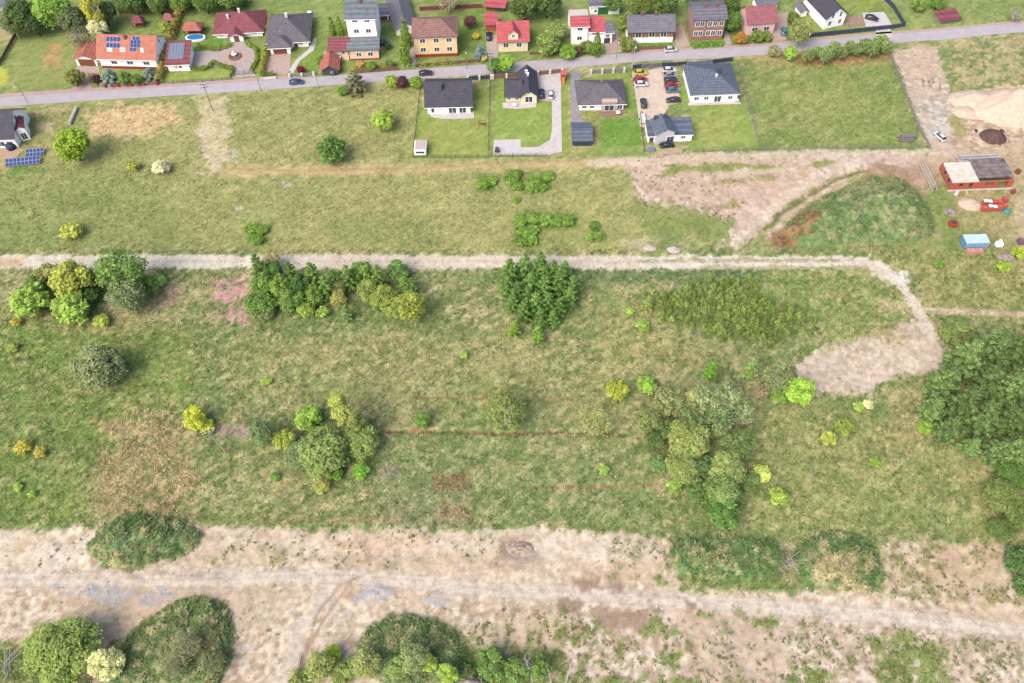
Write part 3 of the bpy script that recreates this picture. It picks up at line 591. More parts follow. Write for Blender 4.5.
    for (u, v, ch, cm, cw) in chims:
        yv = v*D
        zb = {'gable': hr-abs(yv-D/2)*tp, 'front': hr-abs(u*W-W/2)*tp, 'mono': he+tp*yv, 'flat': he}.get(roof, hr-abs(yv-D/2)*tp)
        q = MB(); q.box(u*W-cw/2, u*W+cw/2, yv-cw/2, yv+cw/2, zb-1.2, zb+ch); q.box(u*W-cw/2-.08, u*W+cw/2+.08, yv-cw/2-.08, yv+cw/2+.08, zb+ch, zb+ch+.12)
        q.build('chimney', cm, ro)
    root['W'], root['D'], root['he'], root['tp'] = W, D, he, tp
    return root, W, D, he, hr, tp, ro
def on_roof(ro, W, D, he, tp, u, v, w_, l_, name, m, fm=None, t=.1, sub=None):
    """flat piece lying on the front slope, centred at u (fraction of W), v metres up from the eave line"""
    q = MB(); q.M = Matrix.Translation((u*W, v, he+tp*v+.2)) @ Matrix.Rotation(math.atan(tp), 4, 'X')
    q.box(-w_/2, w_/2, -l_/2, l_/2, 0, t); o = q.build(name, fm or m, ro)
    if sub:
        g = MB(); g.M = q.M; g.box(-w_/2+.07, w_/2-.07, -l_/2+.07, l_/2-.07, t*.6, t+.02); g.build(sub, m, o)
    return o

def fr(*us, z=1.0, w_=1.3, h_=1.4, side='front'): return [(side, u, z, w_, h_) for u in us]
# A orange roofed house with solar panels
h = house('house', 'white house with long orange tile roof carrying two blue solar arrays', (103,68), (159,69.5), 58, 35, roof='gable', pitch=36, rm=ORGR, plinth=(.9, PLINTH),
    wins=fr(.25,.53,.82,z=1.6,w_=2,h_=1.3)+[('right',.35,1.4,1.4,1.4),('right',.6,5,1.2,1.3)], chims=[(.48,.42,1.2,CHIM,.7)])
r_, W, D, he, hr, tp, ro = h
for i in range(4):
    for j in range(2): on_roof(ro, W, D, he, tp, .27+(i-1.5)*.062, D*.5*.80-j*1.55, 1.05, 1.5, 'solar_panel', SOL, SOLF, sub='cell')
for (u, v) in ((.64,.86),(.70,.86),(.60,.70),(.66,.70),(.72,.70),(.60,.54),(.66,.54),(.72,.54),(.59,.36),(.65,.36)): on_roof(ro, W, D, he, tp, u, v*D/2, 1.0, 1.15, 'solar_panel', SOL, SOLF, sub='cell')
for u in (.19,.23,.78): on_roof(ro, W, D, he, tp, u, D*.17, .9, 1.3, 'skylight', mat('skylight_glass', A(196,206,216), .3, .05), FRAME, sub='pane')
on_roof(ro, W, D, he, tp, .44, D*.17, 1.6, 1.3, 'skylight', PANE, FRAME, sub='pane')
house('garage', 'white garage with red barrel gable roof and wide brown door beside orange-roofed house', (78,65.5), (98,66), 58.5, 41, roof='front', pitch=22, rm=REDR, cat='garage', wins=[('front',.52,0,5.0,2.4,BRND,'garage')])
# shed with solar roof
h = house('shed', 'white shed under dark red lean-to roof covered with grey solar panels', (169.5,71.5), (190.5,70.5), 64, 41, roof='mono', pitch=12, rm=DRED, cat='shed', wins=fr(.38,.6,z=1.0,w_=1.0,h_=1.1))
r_, W, D, he, hr, tp, ro = h
SOLG = mat('grey_solar_cell', A(128,140,156), .6, .12, .8, .25)
for i in range(5): on_roof(ro, W, D, he, tp, .12+i*.145, D*.57, .92, D*.74, 'solar_panel', SOLG, SOLF, sub='cell')
house('house', 'bungalow with dark red hip roof and white portico facing the cobbled circle', (217.5,38.5), (263,36), 31.5, 13, roof='hip', pitch=32, rm=DRED, oh=.9, wins=fr(.1,.82,z=.9,w_=1.8,h_=1.3)+[('front',.45,0,1.2,2.1,BRND,'door')], chims=[(.3,.35,1.2,WCH,.6),(.55,.5,1.2,WCH,.6)])
t_ = house('portico', 'small white gabled porch with dark red roof on the hip roofed bungalow', (231,42), (244,41.2), 36, None, D=4, roof='front', pitch=28, rm=DRED, cat='porch', wins=[('front',.5,0,1.6,2.2,BRND,'door')])
house('house', 'grey hip roofed bungalow beside pink setts driveway', (270,48.5), (309,46.5), 41, 17, roof='hip', pitch=30, rm=GRY, oh=.9, wins=fr(.8,z=.9,w_=1.6,h_=1.3)+[('front',.68,0,1.1,2.1,BRND,'door')], chims=[(.5,.5,1.3,LGREY,.8)])
house('garage', 'grey hip roofed garage wing with brown door at top of pink driveway', (271.5,54.5), (291,53.5), 47, None, D=5.5, roof='hip', pitch=30, rm=GRY, oh=.7, cat='garage', wins=[('front',.48,0,4.2,2.3,BRND,'garage')])
# D tall white house with extension
h = house('house', 'tall three storey white house with grey roof behind its lower extension', (351,48.5), (379,48), 18.5, None, D=11, roof='mono', pitch=9, rm=GRN, wins=[w_ for z_ in (9.4, 5.6) for w_ in fr(.3,.72,z=z_,w_=1.7,h_=1.5)], chims=[(.45,.6,1.0,CHIM,.9)])
house('extension', 'low peach front extension with grey lean-to roof before the tall white house', (350.5,60.3), (379.5,59.3), 48.8, 37.5, roof='mono', pitch=14, wall=PEACH, rm=GRN, cat='house', wins=fr(.32,.72,z=1.3,w_=1.7,h_=1.5), plinth=(.5, PLINTH))
house('annex', 'peach annex with sloping dark red roof left of the tall white house', (331,60.5), (349.5,60.4), 50, 38, roof='mono', pitch=18, wall=PEACH, rm=DRED, cat='house', wins=fr(.75,z=2.4,w_=1.0,h_=1.2))
house('carport', 'little red gabled carport by the roadside with a car inside', (323,75.5), (339,74.5), 69, None, D=6, roof='front', pitch=30, wall=DARKD, rm=REDR, cat='carport')
house('outbuilding', 'narrow outbuilding with dark and pale grey gable roof slopes', (397,36), (416,33), 28, None, D=17, roof='front', pitch=33, wall=WHITE, rm=SLATE, cat='outbuilding', wins=fr(.25,z=1,w_=1,h_=1.2))
house('shed', 'grey roofed garden shed with dark red doors right of the tall house', (379,20.5), (389,20), 14.5, 4, roof='mono', pitch=12, rm=SLATE, cat='shed', wins=[('front',.5,0,2.4,2.3,DRED,'door')])
house('house', 'two storey yellow house with brown hip roof and six white windows', (415.7,57.5), (457.7,56), 36, 19.5, roof='hip', pitch=28, wall=YELW, rm=BRNR, plinth=(1.1, PLINTH), wins=[w_ for z_ in (5.2,2.0) for w_ in fr(.2,.52,.82,z=z_,w_=1.8,h_=1.6)])
house('shed', 'long low shed with bright pink-red sheet roof at garden end', (486,10.5), (504,12), 6.5, -3, roof='mono', pitch=8, wall=BRND, rm=CRIM, cat='shed', wins=[('front',.7,0,2,2,DARKD,'door')])
house('carport', 'brick walled carport with pink-red sheet roof above a dark car', (486,31), (496,31), 24, 13, roof='mono', pitch=8, wall=BLOCK, rm=CRIM, cat='carport')
h = house('house', 'cream house with bright red roof and central gabled dormer', (498.7,52), (527.8,51), 40, 21, roof='gable', pitch=38, wall=CREAM, rm=CRIM, wins=fr(.25,.7,z=1.6,w_=1.7,h_=1.7))
r_, W, D, he, hr, tp, ro = h
q = MB(); q.M = Matrix.Translation((W*.5-1.5, -.05, 0)); q.prism([(0,0,he-.8),(3,0,he-.8),(3,0,he+2.2),(1.5,0,he+3.6),(0,0,he+2.2)], (0,4.2,0)); dm = q.build('dormer', CREAM, r_)
q = MB(); q.M = Matrix.Translation((W*.5-1.5, -.05, 0)); slab(q, [(-.3,-.4,he+1.95),(-.3,4.6,he+1.95),(1.5,4.6,he+3.65),(1.5,-.4,he+3.65)]); slab(q, [(3.3,-.4,he+1.95),(3.3,4.6,he+1.95),(1.51,4.6,he+3.65),(1.51,-.4,he+3.65)]); q.build('dormer_roof', CRIM, dm)
window(r_, 'front', W, D, W*.5, he+.9, 1.1, 1.3).location = (0, -.06, 0)
house('house', 'two storey white house end with red roof and two stacked windows', (571,44.5), (587,44), 26, 17.5, roof='mono', pitch=14, wall=WHITE, rm=CRIM, wins=fr(.5,z=5,w_=1.7,h_=1.5)+fr(.5,z=1.6,w_=1.7,h_=1.4))
house('house', 'middle white house of a row, red roof, joined to taller white end', (587.4,43.2), (602.5,42.8), 31, 16.5, roof='mono', pitch=20, wall=WHITE, rm=CRIM, wins=fr(.4,z=3,w_=1.3,h_=1.3), chims=[(.05,.8,1.2,CHIM,.8)])
house('outbuilding', 'white flat topped block directly behind red roofed white houses', (569,28), (587,27), 16, 11, roof='flat', wall=WHITE, rm=mat('pale_felt', A(226,216,204), .9, .08), cat='outbuilding', oh=.1)
house('annex', 'small white annex with dark grey roof at right end of white row', (602.8,43.6), (611.5,43), 32, 23, roof='mono', pitch=16, wall=WHITE, rm=SLATE, cat='house', wins=fr(.45,z=2.2,w_=1.1,h_=1.2)+[('front',.45,0,2,2,DARKD,'garage')])
house('outbuilding', 'white walled outbuilding with bright green doors at top of photo', (590,14.5), (619,14), 5.5, -2, roof='mono', pitch=8, wall=WHITE, rm=SLATE, cat='outbuilding', wins=[('front',.36,0,1.9,2.6,GRND,'door'),('front',.53,0,1.9,2.6,GRND,'door')]+fr(.18,z=.8,w_=1,h_=1))
house('house', 'single storey brick house with long grey roof and white painted base', (627.5,43), (672,42), 30.5, 14.5, roof='gable', pitch=33, wall=BRICK, rm=SLATE, plinth=(1.9, WHITE), wins=fr(.22,.52,.78,z=2.0,w_=2.0,h_=1.9), chims=[(.3,.5,1.2,CHIM,.8),(.6,.5,1.2,CHIM,.8)])
house('house', 'two storey brick house with flat grey roof and ten white windows', (690,40.5), (721.5,39.5), 18.5, 6, roof='gable', pitch=16, wall=BRICK, rm=SLATE, wins=[w_ for z_ in (5.0,1.6) for w_ in fr(.14,.28,.52,.68,.88,z=z_,w_=1.5,h_=1.9)], chims=[(.4,.5,1,CHIM,.9),(.75,.5,1,CHIM,.9)])
house('house', 'pink house with rose sheet metal roof by the brick paved drive', (745,35.5), (772.5,33.5), 22, 5.5, roof='gable', pitch=36, wall=PINKW, rm=ROSE, wins=fr(.3,.72,z=1.4,w_=2.0,h_=1.5))
house('house', 'white gable-fronted house with steep dark roof behind dark boundary fence', (823,29.5), (844.5,27), 16.8, None, D=13, rz=20, roof='front', pitch=38, wall=WHITE, rm=DGR, wins=fr(.3,.68,z=3.6,w_=.9,h_=1.9)+fr(.25,.75,z=1.0,w_=1.2,h_=1.7))
house('shed', 'low dark red roofed shed among allotments at upper right', (940,24), (958,21.5), 19.5, 10, roof='mono', pitch=8, wall=GPL, rm=DRED, cat='shed', rz=12)
house('outbuilding', 'white flat roofed outbuilding behind the pink house at photo edge', (756,12), (776,10.5), 5, -3, roof='flat', wall=WHITE, rm=SLATE, cat='outbuilding', oh=.2)
house('garden_hut', 'tiny blue-grey roofed garden hut beside white garden pavilion', (800,17), (806,16), 11, None, D=4, roof='front', pitch=30, wall=WHITE, rm=SLATE, cat='shed')
house('house', 'pale house corner cut off by the top left of the photo', (-4,12), (8,10), 4, -4, roof='gable', pitch=35, wall=LGREY, rm=SLATE)
# south row
h = house('house', 'white bungalow with plain dark gable roof and recessed terrace', (428,114), (470.5,113), 104.5, 81, roof='gable', pitch=33, wall=WHITE, rm=DGR, oh=.8, wins=[('front',.12,0.4,1.0,2.0),('front',.58,.1,2.4,2.2),('front',.82,.1,2.2,2.2)])
r_, W, D, he, hr, tp, ro = h
q = MB(); q.box(W*.34, W*.36, D*.28, D*.28+1.4, he+2, hr+.9); q.box(W*.34-.1, W*.36+.1, D*.28-.1, D*.28+1.5, hr+.9, hr+1.0); q.build('chimney', DARKD, ro)
house('house', 'cream house with steep dark roof gable facing the lawn', (521,103.5), (536.5,103), 95, 66, roof='front', pitch=40, wall=CREAM, rm=DGR, oh=.7, wins=[('front',.5,.3,2.4,2.3),('front',.5,3.5,1.2,1.1)], chims=[(.42,.75,.9,WCH,.7),(.5,.6,.9,WCH,.6)])
house('house', 'low cream side wing with dark roof left of steep gable', (506,101.5), (520.6,101.5), 95, 80, roof='gable', pitch=33, wall=CREAM, rm=DGR, oh=.6, wins=fr(.2,.75,z=.6,w_=1.3,h_=1.8))
house('house', 'white bungalow with broad charcoal grey hip roof beside dark paved drive', (579.5,110.5), (623,109.5), 103, 84, roof='hip', pitch=30, wall=WHITE, rm=GRY, oh=.8, wins=fr(.1,.28,z=.8,w_=1.4,h_=1.4)+[('front',.92,.1,1.6,2.2)], chims=[(.5,.5,1,CHIM,.7)])
house('bay', 'beige flat roofed bay with wide glazing fronting charcoal hip roof', (601.5,111.5), (616,111), 102.5, 98.5, roof='flat', wall=mat('beige_render', A(206,180,164,.6), .9, .06), rm=mat('beige_cap', A(222,196,178), .9, .06), oh=.15, cat='house', wins=[('front',.5,.2,3.0,2.3)])
house('garage', 'dark blue-grey garage with ribbed roof at end of dark drive', (572.5,146), (591.5,145.8), 140.5, 128.5, roof='gable', pitch=16, wall=mat('dark_garage_wall', A(88,96,112), .7, .06), rm=BLU, oh=.3, cat='garage', wins=[('front',.5,0,4.6,1.7,mat('garage_blue', A(74,82,100), .6, .06),'garage')])
house('house', 'grey gable-fronted house with blue-grey roof below the car lot', (655,144.5), (673,142), 132.5, 114.5, roof='front', pitch=30, wall=LGREY, rm=BLU, oh=.5, wins=[('front',.45,4.2,1.1,1.0),('front',.8,0.3,2.2,2.1)], chims=[(.2,.95,.8,DARKD,.9),(.75,.95,.8,DARKD,.9)])
house('annex', 'right wing with blue-grey roof joined to grey gable-fronted house', (673.4,141.5), (691,141), 134.5, 117.5, roof='mono', pitch=10, wall=WHITE, rm=BLU, oh=.3, cat='house', wins=fr(.5,z=1,w_=1.4,h_=1.1))
house('annex', 'narrow left lean-to with blue-grey roof joined to gable-fronted house', (647.5,142), (654.6,141.8), 136, 120.5, roof='mono', pitch=8, wall=WHITE, rm=BLU, oh=.3, cat='house', wins=[('front',.5,0,1.2,2,DARKD,'door')])
h = house('house', 'large bungalow with blue-grey hip roof right of the car lot', (690,103), (736,101.5), 94, None, D=13.5, roof='hip', pitch=25, wall=WHITE, rm=BLU, oh=.5, wins=fr(.12,.33,.85,z=1,w_=1.5,h_=1.2)+[('front',.58,.1,2.2,2.2)], chims=[(.62,.45,1.3,DARKD,.8),(.55,.35,.9,WCH,.5)])
house('porch', 'blue-grey roofed porch block behind large hip roofed bungalow', (690,76.5), (712,75), 69.5, 64, roof='mono', pitch=6, wall=LGREY, rm=BLU, oh=.4, cat='porch')
h = house('house', 'white house with dark roof and small balcony at the left edge', (-22,149), (19,147.5), 138, 110, roof='gable', pitch=38, wall=WHITE, rm=DGR, oh=.6, wins=[('front',.62,.6,2.4,1.8),('front',.85,.6,1.8,1.8),('right',.35,.8,1.4,1.6),('right',.5,5.0,1.4,1.6)])
house('porch', 'white glazed side porch with small roof on left edge house', (23,141.5), (31,139.5), 129, None, D=5, roof='front', pitch=32, wall=WHITE, rm=DRED, oh=.2, cat='porch', wins=[('front',.5,.5,1.6,2.4)])
# small garden buildings
def gazebo(label, c, w_, hgt, rm, cat='gazebo'):
    p = P(*c); s = w_/scale_at(p)/2; t = thing('gazebo', label, cat, (p.x, p.y, 0))
    for x in (-1, 1):
        for y in (-1, 1): q = MB(); q.box(x*s*.85-.1, x*s*.85+.1, y*s*.6-.1, y*s*.6+.1, -.1, hgt); q.build('post', BRND, t)
    q = MB(); k = s*.45
    slab(q, [(-s,-s*.75,hgt),(s,-s*.75,hgt),(k,0,hgt+1.6),(-k,0,hgt+1.6)]); slab(q, [(s,s*.75,hgt),(-s,s*.75,hgt),(-k,0,hgt+1.6),(k,0,hgt+1.6)]); slab(q, [(s,-s*.75,hgt),(s,s*.75,hgt),(k,0,hgt+1.6)]); slab(q, [(-s,s*.75,hgt),(-s,-s*.75,hgt),(-k,0,hgt+1.6)]); q.build('roof', rm, t)
    q = MB(); q.box(-s*.6,s*.6,-s*.3,s*.3,.0,.75); q.build('table', BRND, t)
gazebo('red roofed timber gazebo behind the blue garden pool', (195,33), 19, 2.3, REDR)
gazebo('small dark red garden pavilion on the lawn behind the orange-roofed house', (140,26), 12, 2.0, DRED)
gazebo('grey and red roofed garden shelter beside the long yellowish hedge', (171,24), 11, 2.2, ROSE)
# pool
p = P(196,39); t = thing('pool', 'oval blue garden pool with white rim', 'pool', (p.x, p.y, 0)); a_, b_ = 10/scale_at(p), 5.2/scale_at(p)
def ov(s, z, n=28): return [(a_*s*math.cos(2*math.pi*i/n), b_*s*math.sin(2*math.pi*i/n), z) for i in range(n)]
q = MB(); q.prism(ov(1, .05), (0, 0, .7)); q.build('rim', FRAME, t); q = MB(); q.prism(ov(.86, .6), (0, 0, .18)); q.build('water', mat('pool_water', A(70,150,216), .1, .06, 2, .5), t)
# fountain circle
p = P(235,57); t = thing('fountain', 'small white fountain in the cobbled circle', 'fountain', (p.x, p.y, .07))
q = MB(); q.lathe([(2.0,0),(2.0,.4),(1.7,.45),(1.6,.3)], n=20); q.build('basin', CHIM, t, True); q = MB(); q.lathe([(.35,0),(.25,1),(.9,1.2),(.8,1.3),(.2,1.3),(.15,1.9),(.4,2.0)]); q.build('column', FRAME, t, True)
q = MB(); n_ = 32; p2 = [(4.3*math.cos(2*math.pi*i/n_)+p.x, 4.3*math.sin(2*math.pi*i/n_)+p.y, .075) for i in range(n_)]; q.prism(p2, (0,0,.02)); o = q.build('paving_circle', PINKP); o['kind'] = 'structure'
# unfinished brick house
def bwalls():
    a, b = P(948.5,190), P(1010,187.6); W = (b-a).length; rz = math.atan2(b.y-a.y, b.x-a.x); t = thing('unfinished_house', 'unfinished red brick house with white and dark concrete slab on top', 'house', (a.x, a.y, 0), rz); D = 8.2; he = 2.7
    q = MB(); 
    def wallrun(horizontal, fixed, a0, a1, openings, t_=.35):
        cur = a0
        for (o0, o1, z0, z1) in openings+[(a1, a1, 0, 0)]:
            bx = (lambda x0, x1, z0_, z1_: q.box(x0, x1, fixed, fixed+t_, z0_, z1_)) if horizontal else (lambda x0, x1, z0_, z1_: q.box(fixed, fixed+t_, x0, x1, z0_, z1_))
            if o0 > cur: bx(cur, o0, -.2, he)
            if o1 > o0:
                if z0 > 0: bx(o0, o1, -.2, z0)
                if z1 < he: bx(o0, o1, z1, he)
            cur = o1
    wallrun(True, 0, 0, W, [(2.2,3.4,1,2.3),(5,6.1,0,2.3),(9.5,12,.9,2.4),(13.2,16,.2,2.5)])
    wallrun(True, D-.35, 0, W, [(3,5,1,2.4),(10,12,1,2.4)]); wallrun(False, 0, .35, D-.35, [(1.5,2.6,1,2.3),(4.5,5.6,1,2.3)]); wallrun(False, W-.35, .35, D-.35, [(3,5,0,2.4)]); wallrun(False, W*.42, .35, D-.35, [(3,4.2,0,2.3)])
    q.build('wall', BLOCK, t)
    q = MB(); q.box(-.1, W*.42, -.1, D-.6, he+.003, he+.35); q.build('white_slab', mat('white_insulation', A(240,230,212), .9, .14, 1.5), t)['label'] = 'white slab over the left half'
    q = MB(); q.box(W*.42+.02, W+.1, 1.3, D+.4, he+.003, he+.3); o = q.build('dark_slab', mat('dark_screed', A(142,130,132), .9, .4, 1.6), t); o['label'] = 'dark slab over the right half'
    for k in range(4): q = MB(); yy = 2.0+k*1.6; q.box(W*.42+.4, W-.5, yy, yy+.16, he+.3, he+.45); q.build('beam', CHIM, t)
    q = MB(); q.box(-.5, W+.6, -.6, -.05, -.2, .12); q.build('footing', CONC, t)
bwalls()

# ------------------------------------------------------------------ vehicles
GLASS = mat('car_glass', (.02, .025, .03), .08, .02, 1, .6); TYRE = mat('tyre_rubber', (.02, .02, .02), .9, .1); RIM = mat('wheel_rim', (.45, .45, .47), .35, .05, 1, .5, 0, .6); LAMP = mat('headlight_glass', (.75, .75, .72), .15, .02, 1, .6); TAIL = mat('tail_light', (.35, .02, .02), .3, .05)
def car_proto():
    t = thing('car', 'x', 'car')
    CP_ = mat('car_paint', (1, 1, 1), .3, .02, 1, .5, objcol=True)
    def loft(secs):                   # sections (x, half width low, half width high, z low, z high)
        q = MB(); n = 8; vs = []
        for x, wl, wh, z0, z1 in secs: vs += [(x,-wl*.9,z0),(x,-wl,z0+.12),(x,-wl,(z0+z1)/2),(x,-wh,z1-.04),(x,-wh*.9,z1),(x,wh*.9,z1),(x,wh,z1-.04),(x,wl,(z0+z1)/2),(x,wl,z0+.12),(x,wl*.9,z0)]
        n = 10; fs = [(i*n+j, i*n+(j+1) % n, (i+1)*n+(j+1) % n, (i+1)*n+j) for i in range(len(secs)-1) for j in range(n)]
        return q.add(vs, fs+[list(range(n))[::-1], list(range((len(secs)-1)*n, len(secs)*n))])
    loft([(-2.2,.72,.66,.32,.78),(-2.05,.86,.8,.25,.92),(-1.3,.89,.84,.22,.96),(0,.9,.85,.22,.95),(1.0,.89,.83,.22,.93),(1.8,.87,.76,.25,.82),(2.15,.74,.6,.32,.68)]).build('body', CP_, t, True)
    loft([(-1.95,.72,.66,.9,.96),(-1.45,.76,.62,.92,1.36),(-.3,.78,.64,.93,1.44),(.3,.77,.6,.92,1.38),(1.05,.72,.66,.88,.97)]).build('glasshouse', GLASS, t, True)
    q = MB(); q.add([(-1.35,-.58,1.40),(-.3,-.6,1.47),(.25,-.56,1.42),(.25,.56,1.42),(-.3,.6,1.47),(-1.35,.58,1.40)], [(0,1,4,5),(1,2,3,4)]); q.prism([(-1.4,-.56,1.36),(.22,-.54,1.37),(.22,.54,1.37),(-1.4,.56,1.36)], (0,0,.06)); q.build('roof_panel', CP_, t)
    for x in (-1.3, 1.35):
        for y in (-.84, .84):
            wz = MB(); wz.tube([(x,y-.1,.32),(x,y+.1,.32)], .32, 14); wo = wz.build('wheel', TYRE, t); rr = MB(); s_ = 1 if y > 0 else -1; rr.tube([(x,y+s_*.08,.32),(x,y+s_*.115,.32)], .2, 12); rr.build('rim', RIM, wo)
    for y in (-.55, .55):
        q = MB(); q.box(2.02,2.12,y-.16,y+.16,.6,.72); q.build('headlight', LAMP, t); q = MB(); q.box(-2.2,-2.1,y-.16,y+.16,.7,.84); q.build('tail_light', TAIL, t)
    for y in (-.98, .98): q = MB(); q.box(.75,.9,y-.1,y+.1,.93,1.06); q.build('side_mirror', CP_, t)
    return t
CAR0 = car_proto(); CARUSED = [False]
def clone(root):
    c = root.copy(); link(c)
    for ch in root.children:
        d = ch.copy(); link(d, c)
        for g in ch.children: e = g.copy(); link(e, d)
    return c
def car(px, py, heading, rgb, label, sc=1.0, zs=1.0, group=None, z=.08, cat='car'):
    """heading in degrees in plan; 0 = nose to +x"""
    r = CAR0 if not CARUSED[0] else clone(CAR0); CARUSED[0] = True
    p = P(px, py, .6); r.location = (p.x, p.y, z); r.rotation_euler = (0, 0, R(heading)); r.scale = (sc, sc, sc*zs); r['label'] = label; r['category'] = cat
    if group: r['group'] = group
    c = (*[float(v) for v in A(*rgb)], 1); r.color = c
    for ch in r.children: ch.color = c
    return r
LOT = 'cars parked on the tan paved lot'
for a in [(296.5,82,5,(60,92,132),'dark blue car driving on the road past grey bungalow'),(426,73,5,(70,66,72),'dark car on the road before yellow house'),
    (541.5,93.5,92,(62,70,92),'dark blue car parked nose-in beside white car by steep cream gable'),(550.3,94,92,(240,240,240),'white car parked beside dark blue car near steep cream gable'),
    (489,36,92,(44,48,70),'dark car under the pink-red roofed brick carport'),(333,70,95,(70,80,100),'dark car inside little red roadside carport'),
    (872,18,-25,(40,46,60),'black car on pale drive behind the dark boundary fence'),(784,31,80,(90,150,170),'teal car on brick drive right of the pink house'),
    (382,43,10,(40,44,66),'dark car parked right of tall white house'),(671,49.5,6,(232,230,228),'white car parked on verge before the single storey brick house'),
    (939.8,136.5,115,(236,238,240),'white car standing on gravel yard near black soil heap')]:
    car(*a)
for a in [(640.5,72.7,4,(236,208,60),'yellow car on tan lot'),(640.5,79.6,4,(204,40,70),'red car just below yellow car on tan lot'),(641.5,84,4,(244,240,240),'white car below red car at left side of tan lot'),
    (643.6,103,92,(74,84,96),'dark grey car standing lengthwise alone on tan lot'),(669.4,70,3,(240,240,240),'white car topmost of right parking row'),(670.2,75,3,(168,168,176),'silver grey car second in right parking row'),
    (671,80,3,(70,72,80),'black car third in right parking row'),(671.5,85.3,3,(190,50,72),'red car in right parking row'),(672.7,90.2,3,(104,140,148),'teal car below the red one in right parking row'),(673.2,100,183,(84,70,82),'dark plum car lowest of right parking row'),
    (666.4,145,185,(46,48,54),'black car parked close before grey gable-fronted house')]:
    car(*a, group=LOT if a[1] < 120 else None)
# trailer on the lot
p = P(642.5,118, .5); t = thing('car_trailer', 'white flat car trailer on tan lot left of gabled house', 'trailer', (p.x, p.y, .08), R(92))
q = MB(); q.box(-2.2,1.8,-.8,.8,.45,.6); q.box(-2.2,1.8,-.8,-.72,.6,.95); q.box(-2.2,1.8,.72,.8,.6,.95); q.build('bed', LGREY, t); q = MB(); q.tube([(1.8,-.5,.5),(3,0,.5)], .05); q.tube([(1.8,.5,.5),(3,0,.5)], .05); q.build('drawbar', DARKD, t)
for y in (-.88,.88): q = MB(); q.tube([(-.3,y-.08,.3),(-.3,y+.08,.3)], .3, 12); q.build('wheel', TYRE, t)
# caravan
p = P(420,157); t = thing('caravan', 'white caravan with grey and pink roof at lawn corner by fence', 'caravan', (P(414.5,157).x, P(414.5,157).y, 0))
q = MB(); q.box(0,3.4,0,4.6,.4,2.5); q.build('body', WHITE, t, bevel=.2); q = MB(); q.box(.25,3.15,.3,4.3,2.48,2.6); q.build('roof', mat('caravan_roof', A(214,194,186), .7, .1), t)
q = MB(); q.box(.5,2.9,-.05,.05,1.4,2.1); q.build('window', PANE, t)
for x in (.1,3.3): q = MB(); q.tube([(x-.1,2.3,.33),(x+.1,2.3,.33)], .33, 12); q.build('wheel', TYRE, t)

# ------------------------------------------------------------------ site objects
p = P(963,249); BLUC = mat('pale_blue_steel', A(196,222,240,.6), .6, .05, 1); t = thing('site_container', 'pale blue site container at the edge of the building plot', 'container', (p.x, p.y, 0), R(2))
W_ = 23/scale_at(p); q = MB(); q.box(0,W_,0,2.9,.15,2.2); q.build('body', mat('blue_steel', A(110,170,216), .5, .06, 1), t); q = MB(); q.box(-.08,W_+.08,-.08,2.98,2.203,2.35); q.build('roof', BLUC, t)
q = MB()
for i in range(13): q.box(.25+i*.48,.37+i*.48,-.07,.02,.3,2.1)
q.build('rib', BLUC, t); q = MB(); q.box(W_-.01,W_+.06,  .5,2.4,.3,2.0); q.build('door', mat('blue_door', A(96,156,206), .5, .05), t)
p = P(965,250.5); q = MB(); q.box(0,4.2,-1.2,0,0,.9); [q.box(.2+i*.8,.8+i*.8,-1.3,.02,.9,1.0) for i in range(5)]; o = q.build('brick_pallet', mat('red_white_wrap', A(226,164,158), .7, .3, .4)); o.location = (p.x, p.y, 0); tag(o, 'pale red wrapped brick stack leaning on blue container', 'pallet')
# pallets of red blocks
for i, (x, y) in enumerate([(983,210.5),(988,210.2),(993,210),(998,209.8),(1003,208),(983,205),(988,204.8),(993,204.6),(998,204.4),(1003.5,202)]):
    p = P(x, y); t = thing('brick_pallet', 'wrapped pallet of red hollow bricks in the block below unfinished house', 'pallet', (p.x, p.y, 0), R(2), 'brick pallets below the unfinished house')
    q = MB(); q.box(-.62,.62,-.6,.6,.15,1.4+.3*(i % 2)); q.build('bricks', BLOCK, t, bevel=.03)
    q = MB(); q.box(-.6,.6,-.6,.6,0,.14); q.build('pallet_base', BRND, t)
    if i in (1, 2, 5, 6): q = MB(); q.box(-.5,.5,-.45,.45,1.403+.3*(i % 2),1.5+.3*(i % 2)); q.build('film_cap', FRAME, t)
p = P(1006.5,211.5); q = MB(); q.lathe([(.05,0),(.9,.02),(.95,.2),(.6,.55),(.2,.7)]); o = q.build('tarpaulin', mat('teal_tarp', A(60,170,180), .6, .1), None, True); o.location = (p.x, p.y, 0); tag(o, 'teal tarpaulin bundle at corner of brick pallets', 'tarpaulin')
def heap(name, label, c, wpx, hgt, asp, m, cat='pile', rough=.25, seed=0):
    p = G(*c); r = wpx/scale_at(p)/2; n = 26; q = MB(); vs = []; rs = random.Random(seed)
    X_, Y_ = np.meshgrid(np.linspace(-1.1, 1.1, n), np.linspace(-1.1, 1.1, n)); rr = np.hypot(X_, Y_); nz = fbm(X_*3+seed, Y_*3, 1, seed, 3)-.5
    nz = nz*np.clip(1.15-rr, 0, 1)*.9; Zh = hgt*np.where(rr+nz*.5 < 1, np.clip(1-(rr+nz*.5), 0, 1)**.8, -.06)+hgt*rough*(fbm(X_*6, Y_*6, 1, seed+3, 2)-.5)*np.clip(1.1-rr, 0, 1)
    vs = [(X_[j, i]*r, Y_[j, i]*r*asp, Zh[j, i]) for j in range(n) for i in range(n)]
    q.add(vs, [(j*n+i, j*n+i+1, (j+1)*n+i+1, (j+1)*n+i) for j in range(n-1) for i in range(n-1)]); o = q.build(name, m, None, True); o.location = (p.x, p.y, p.z-.05); tag(o, label, cat); return o
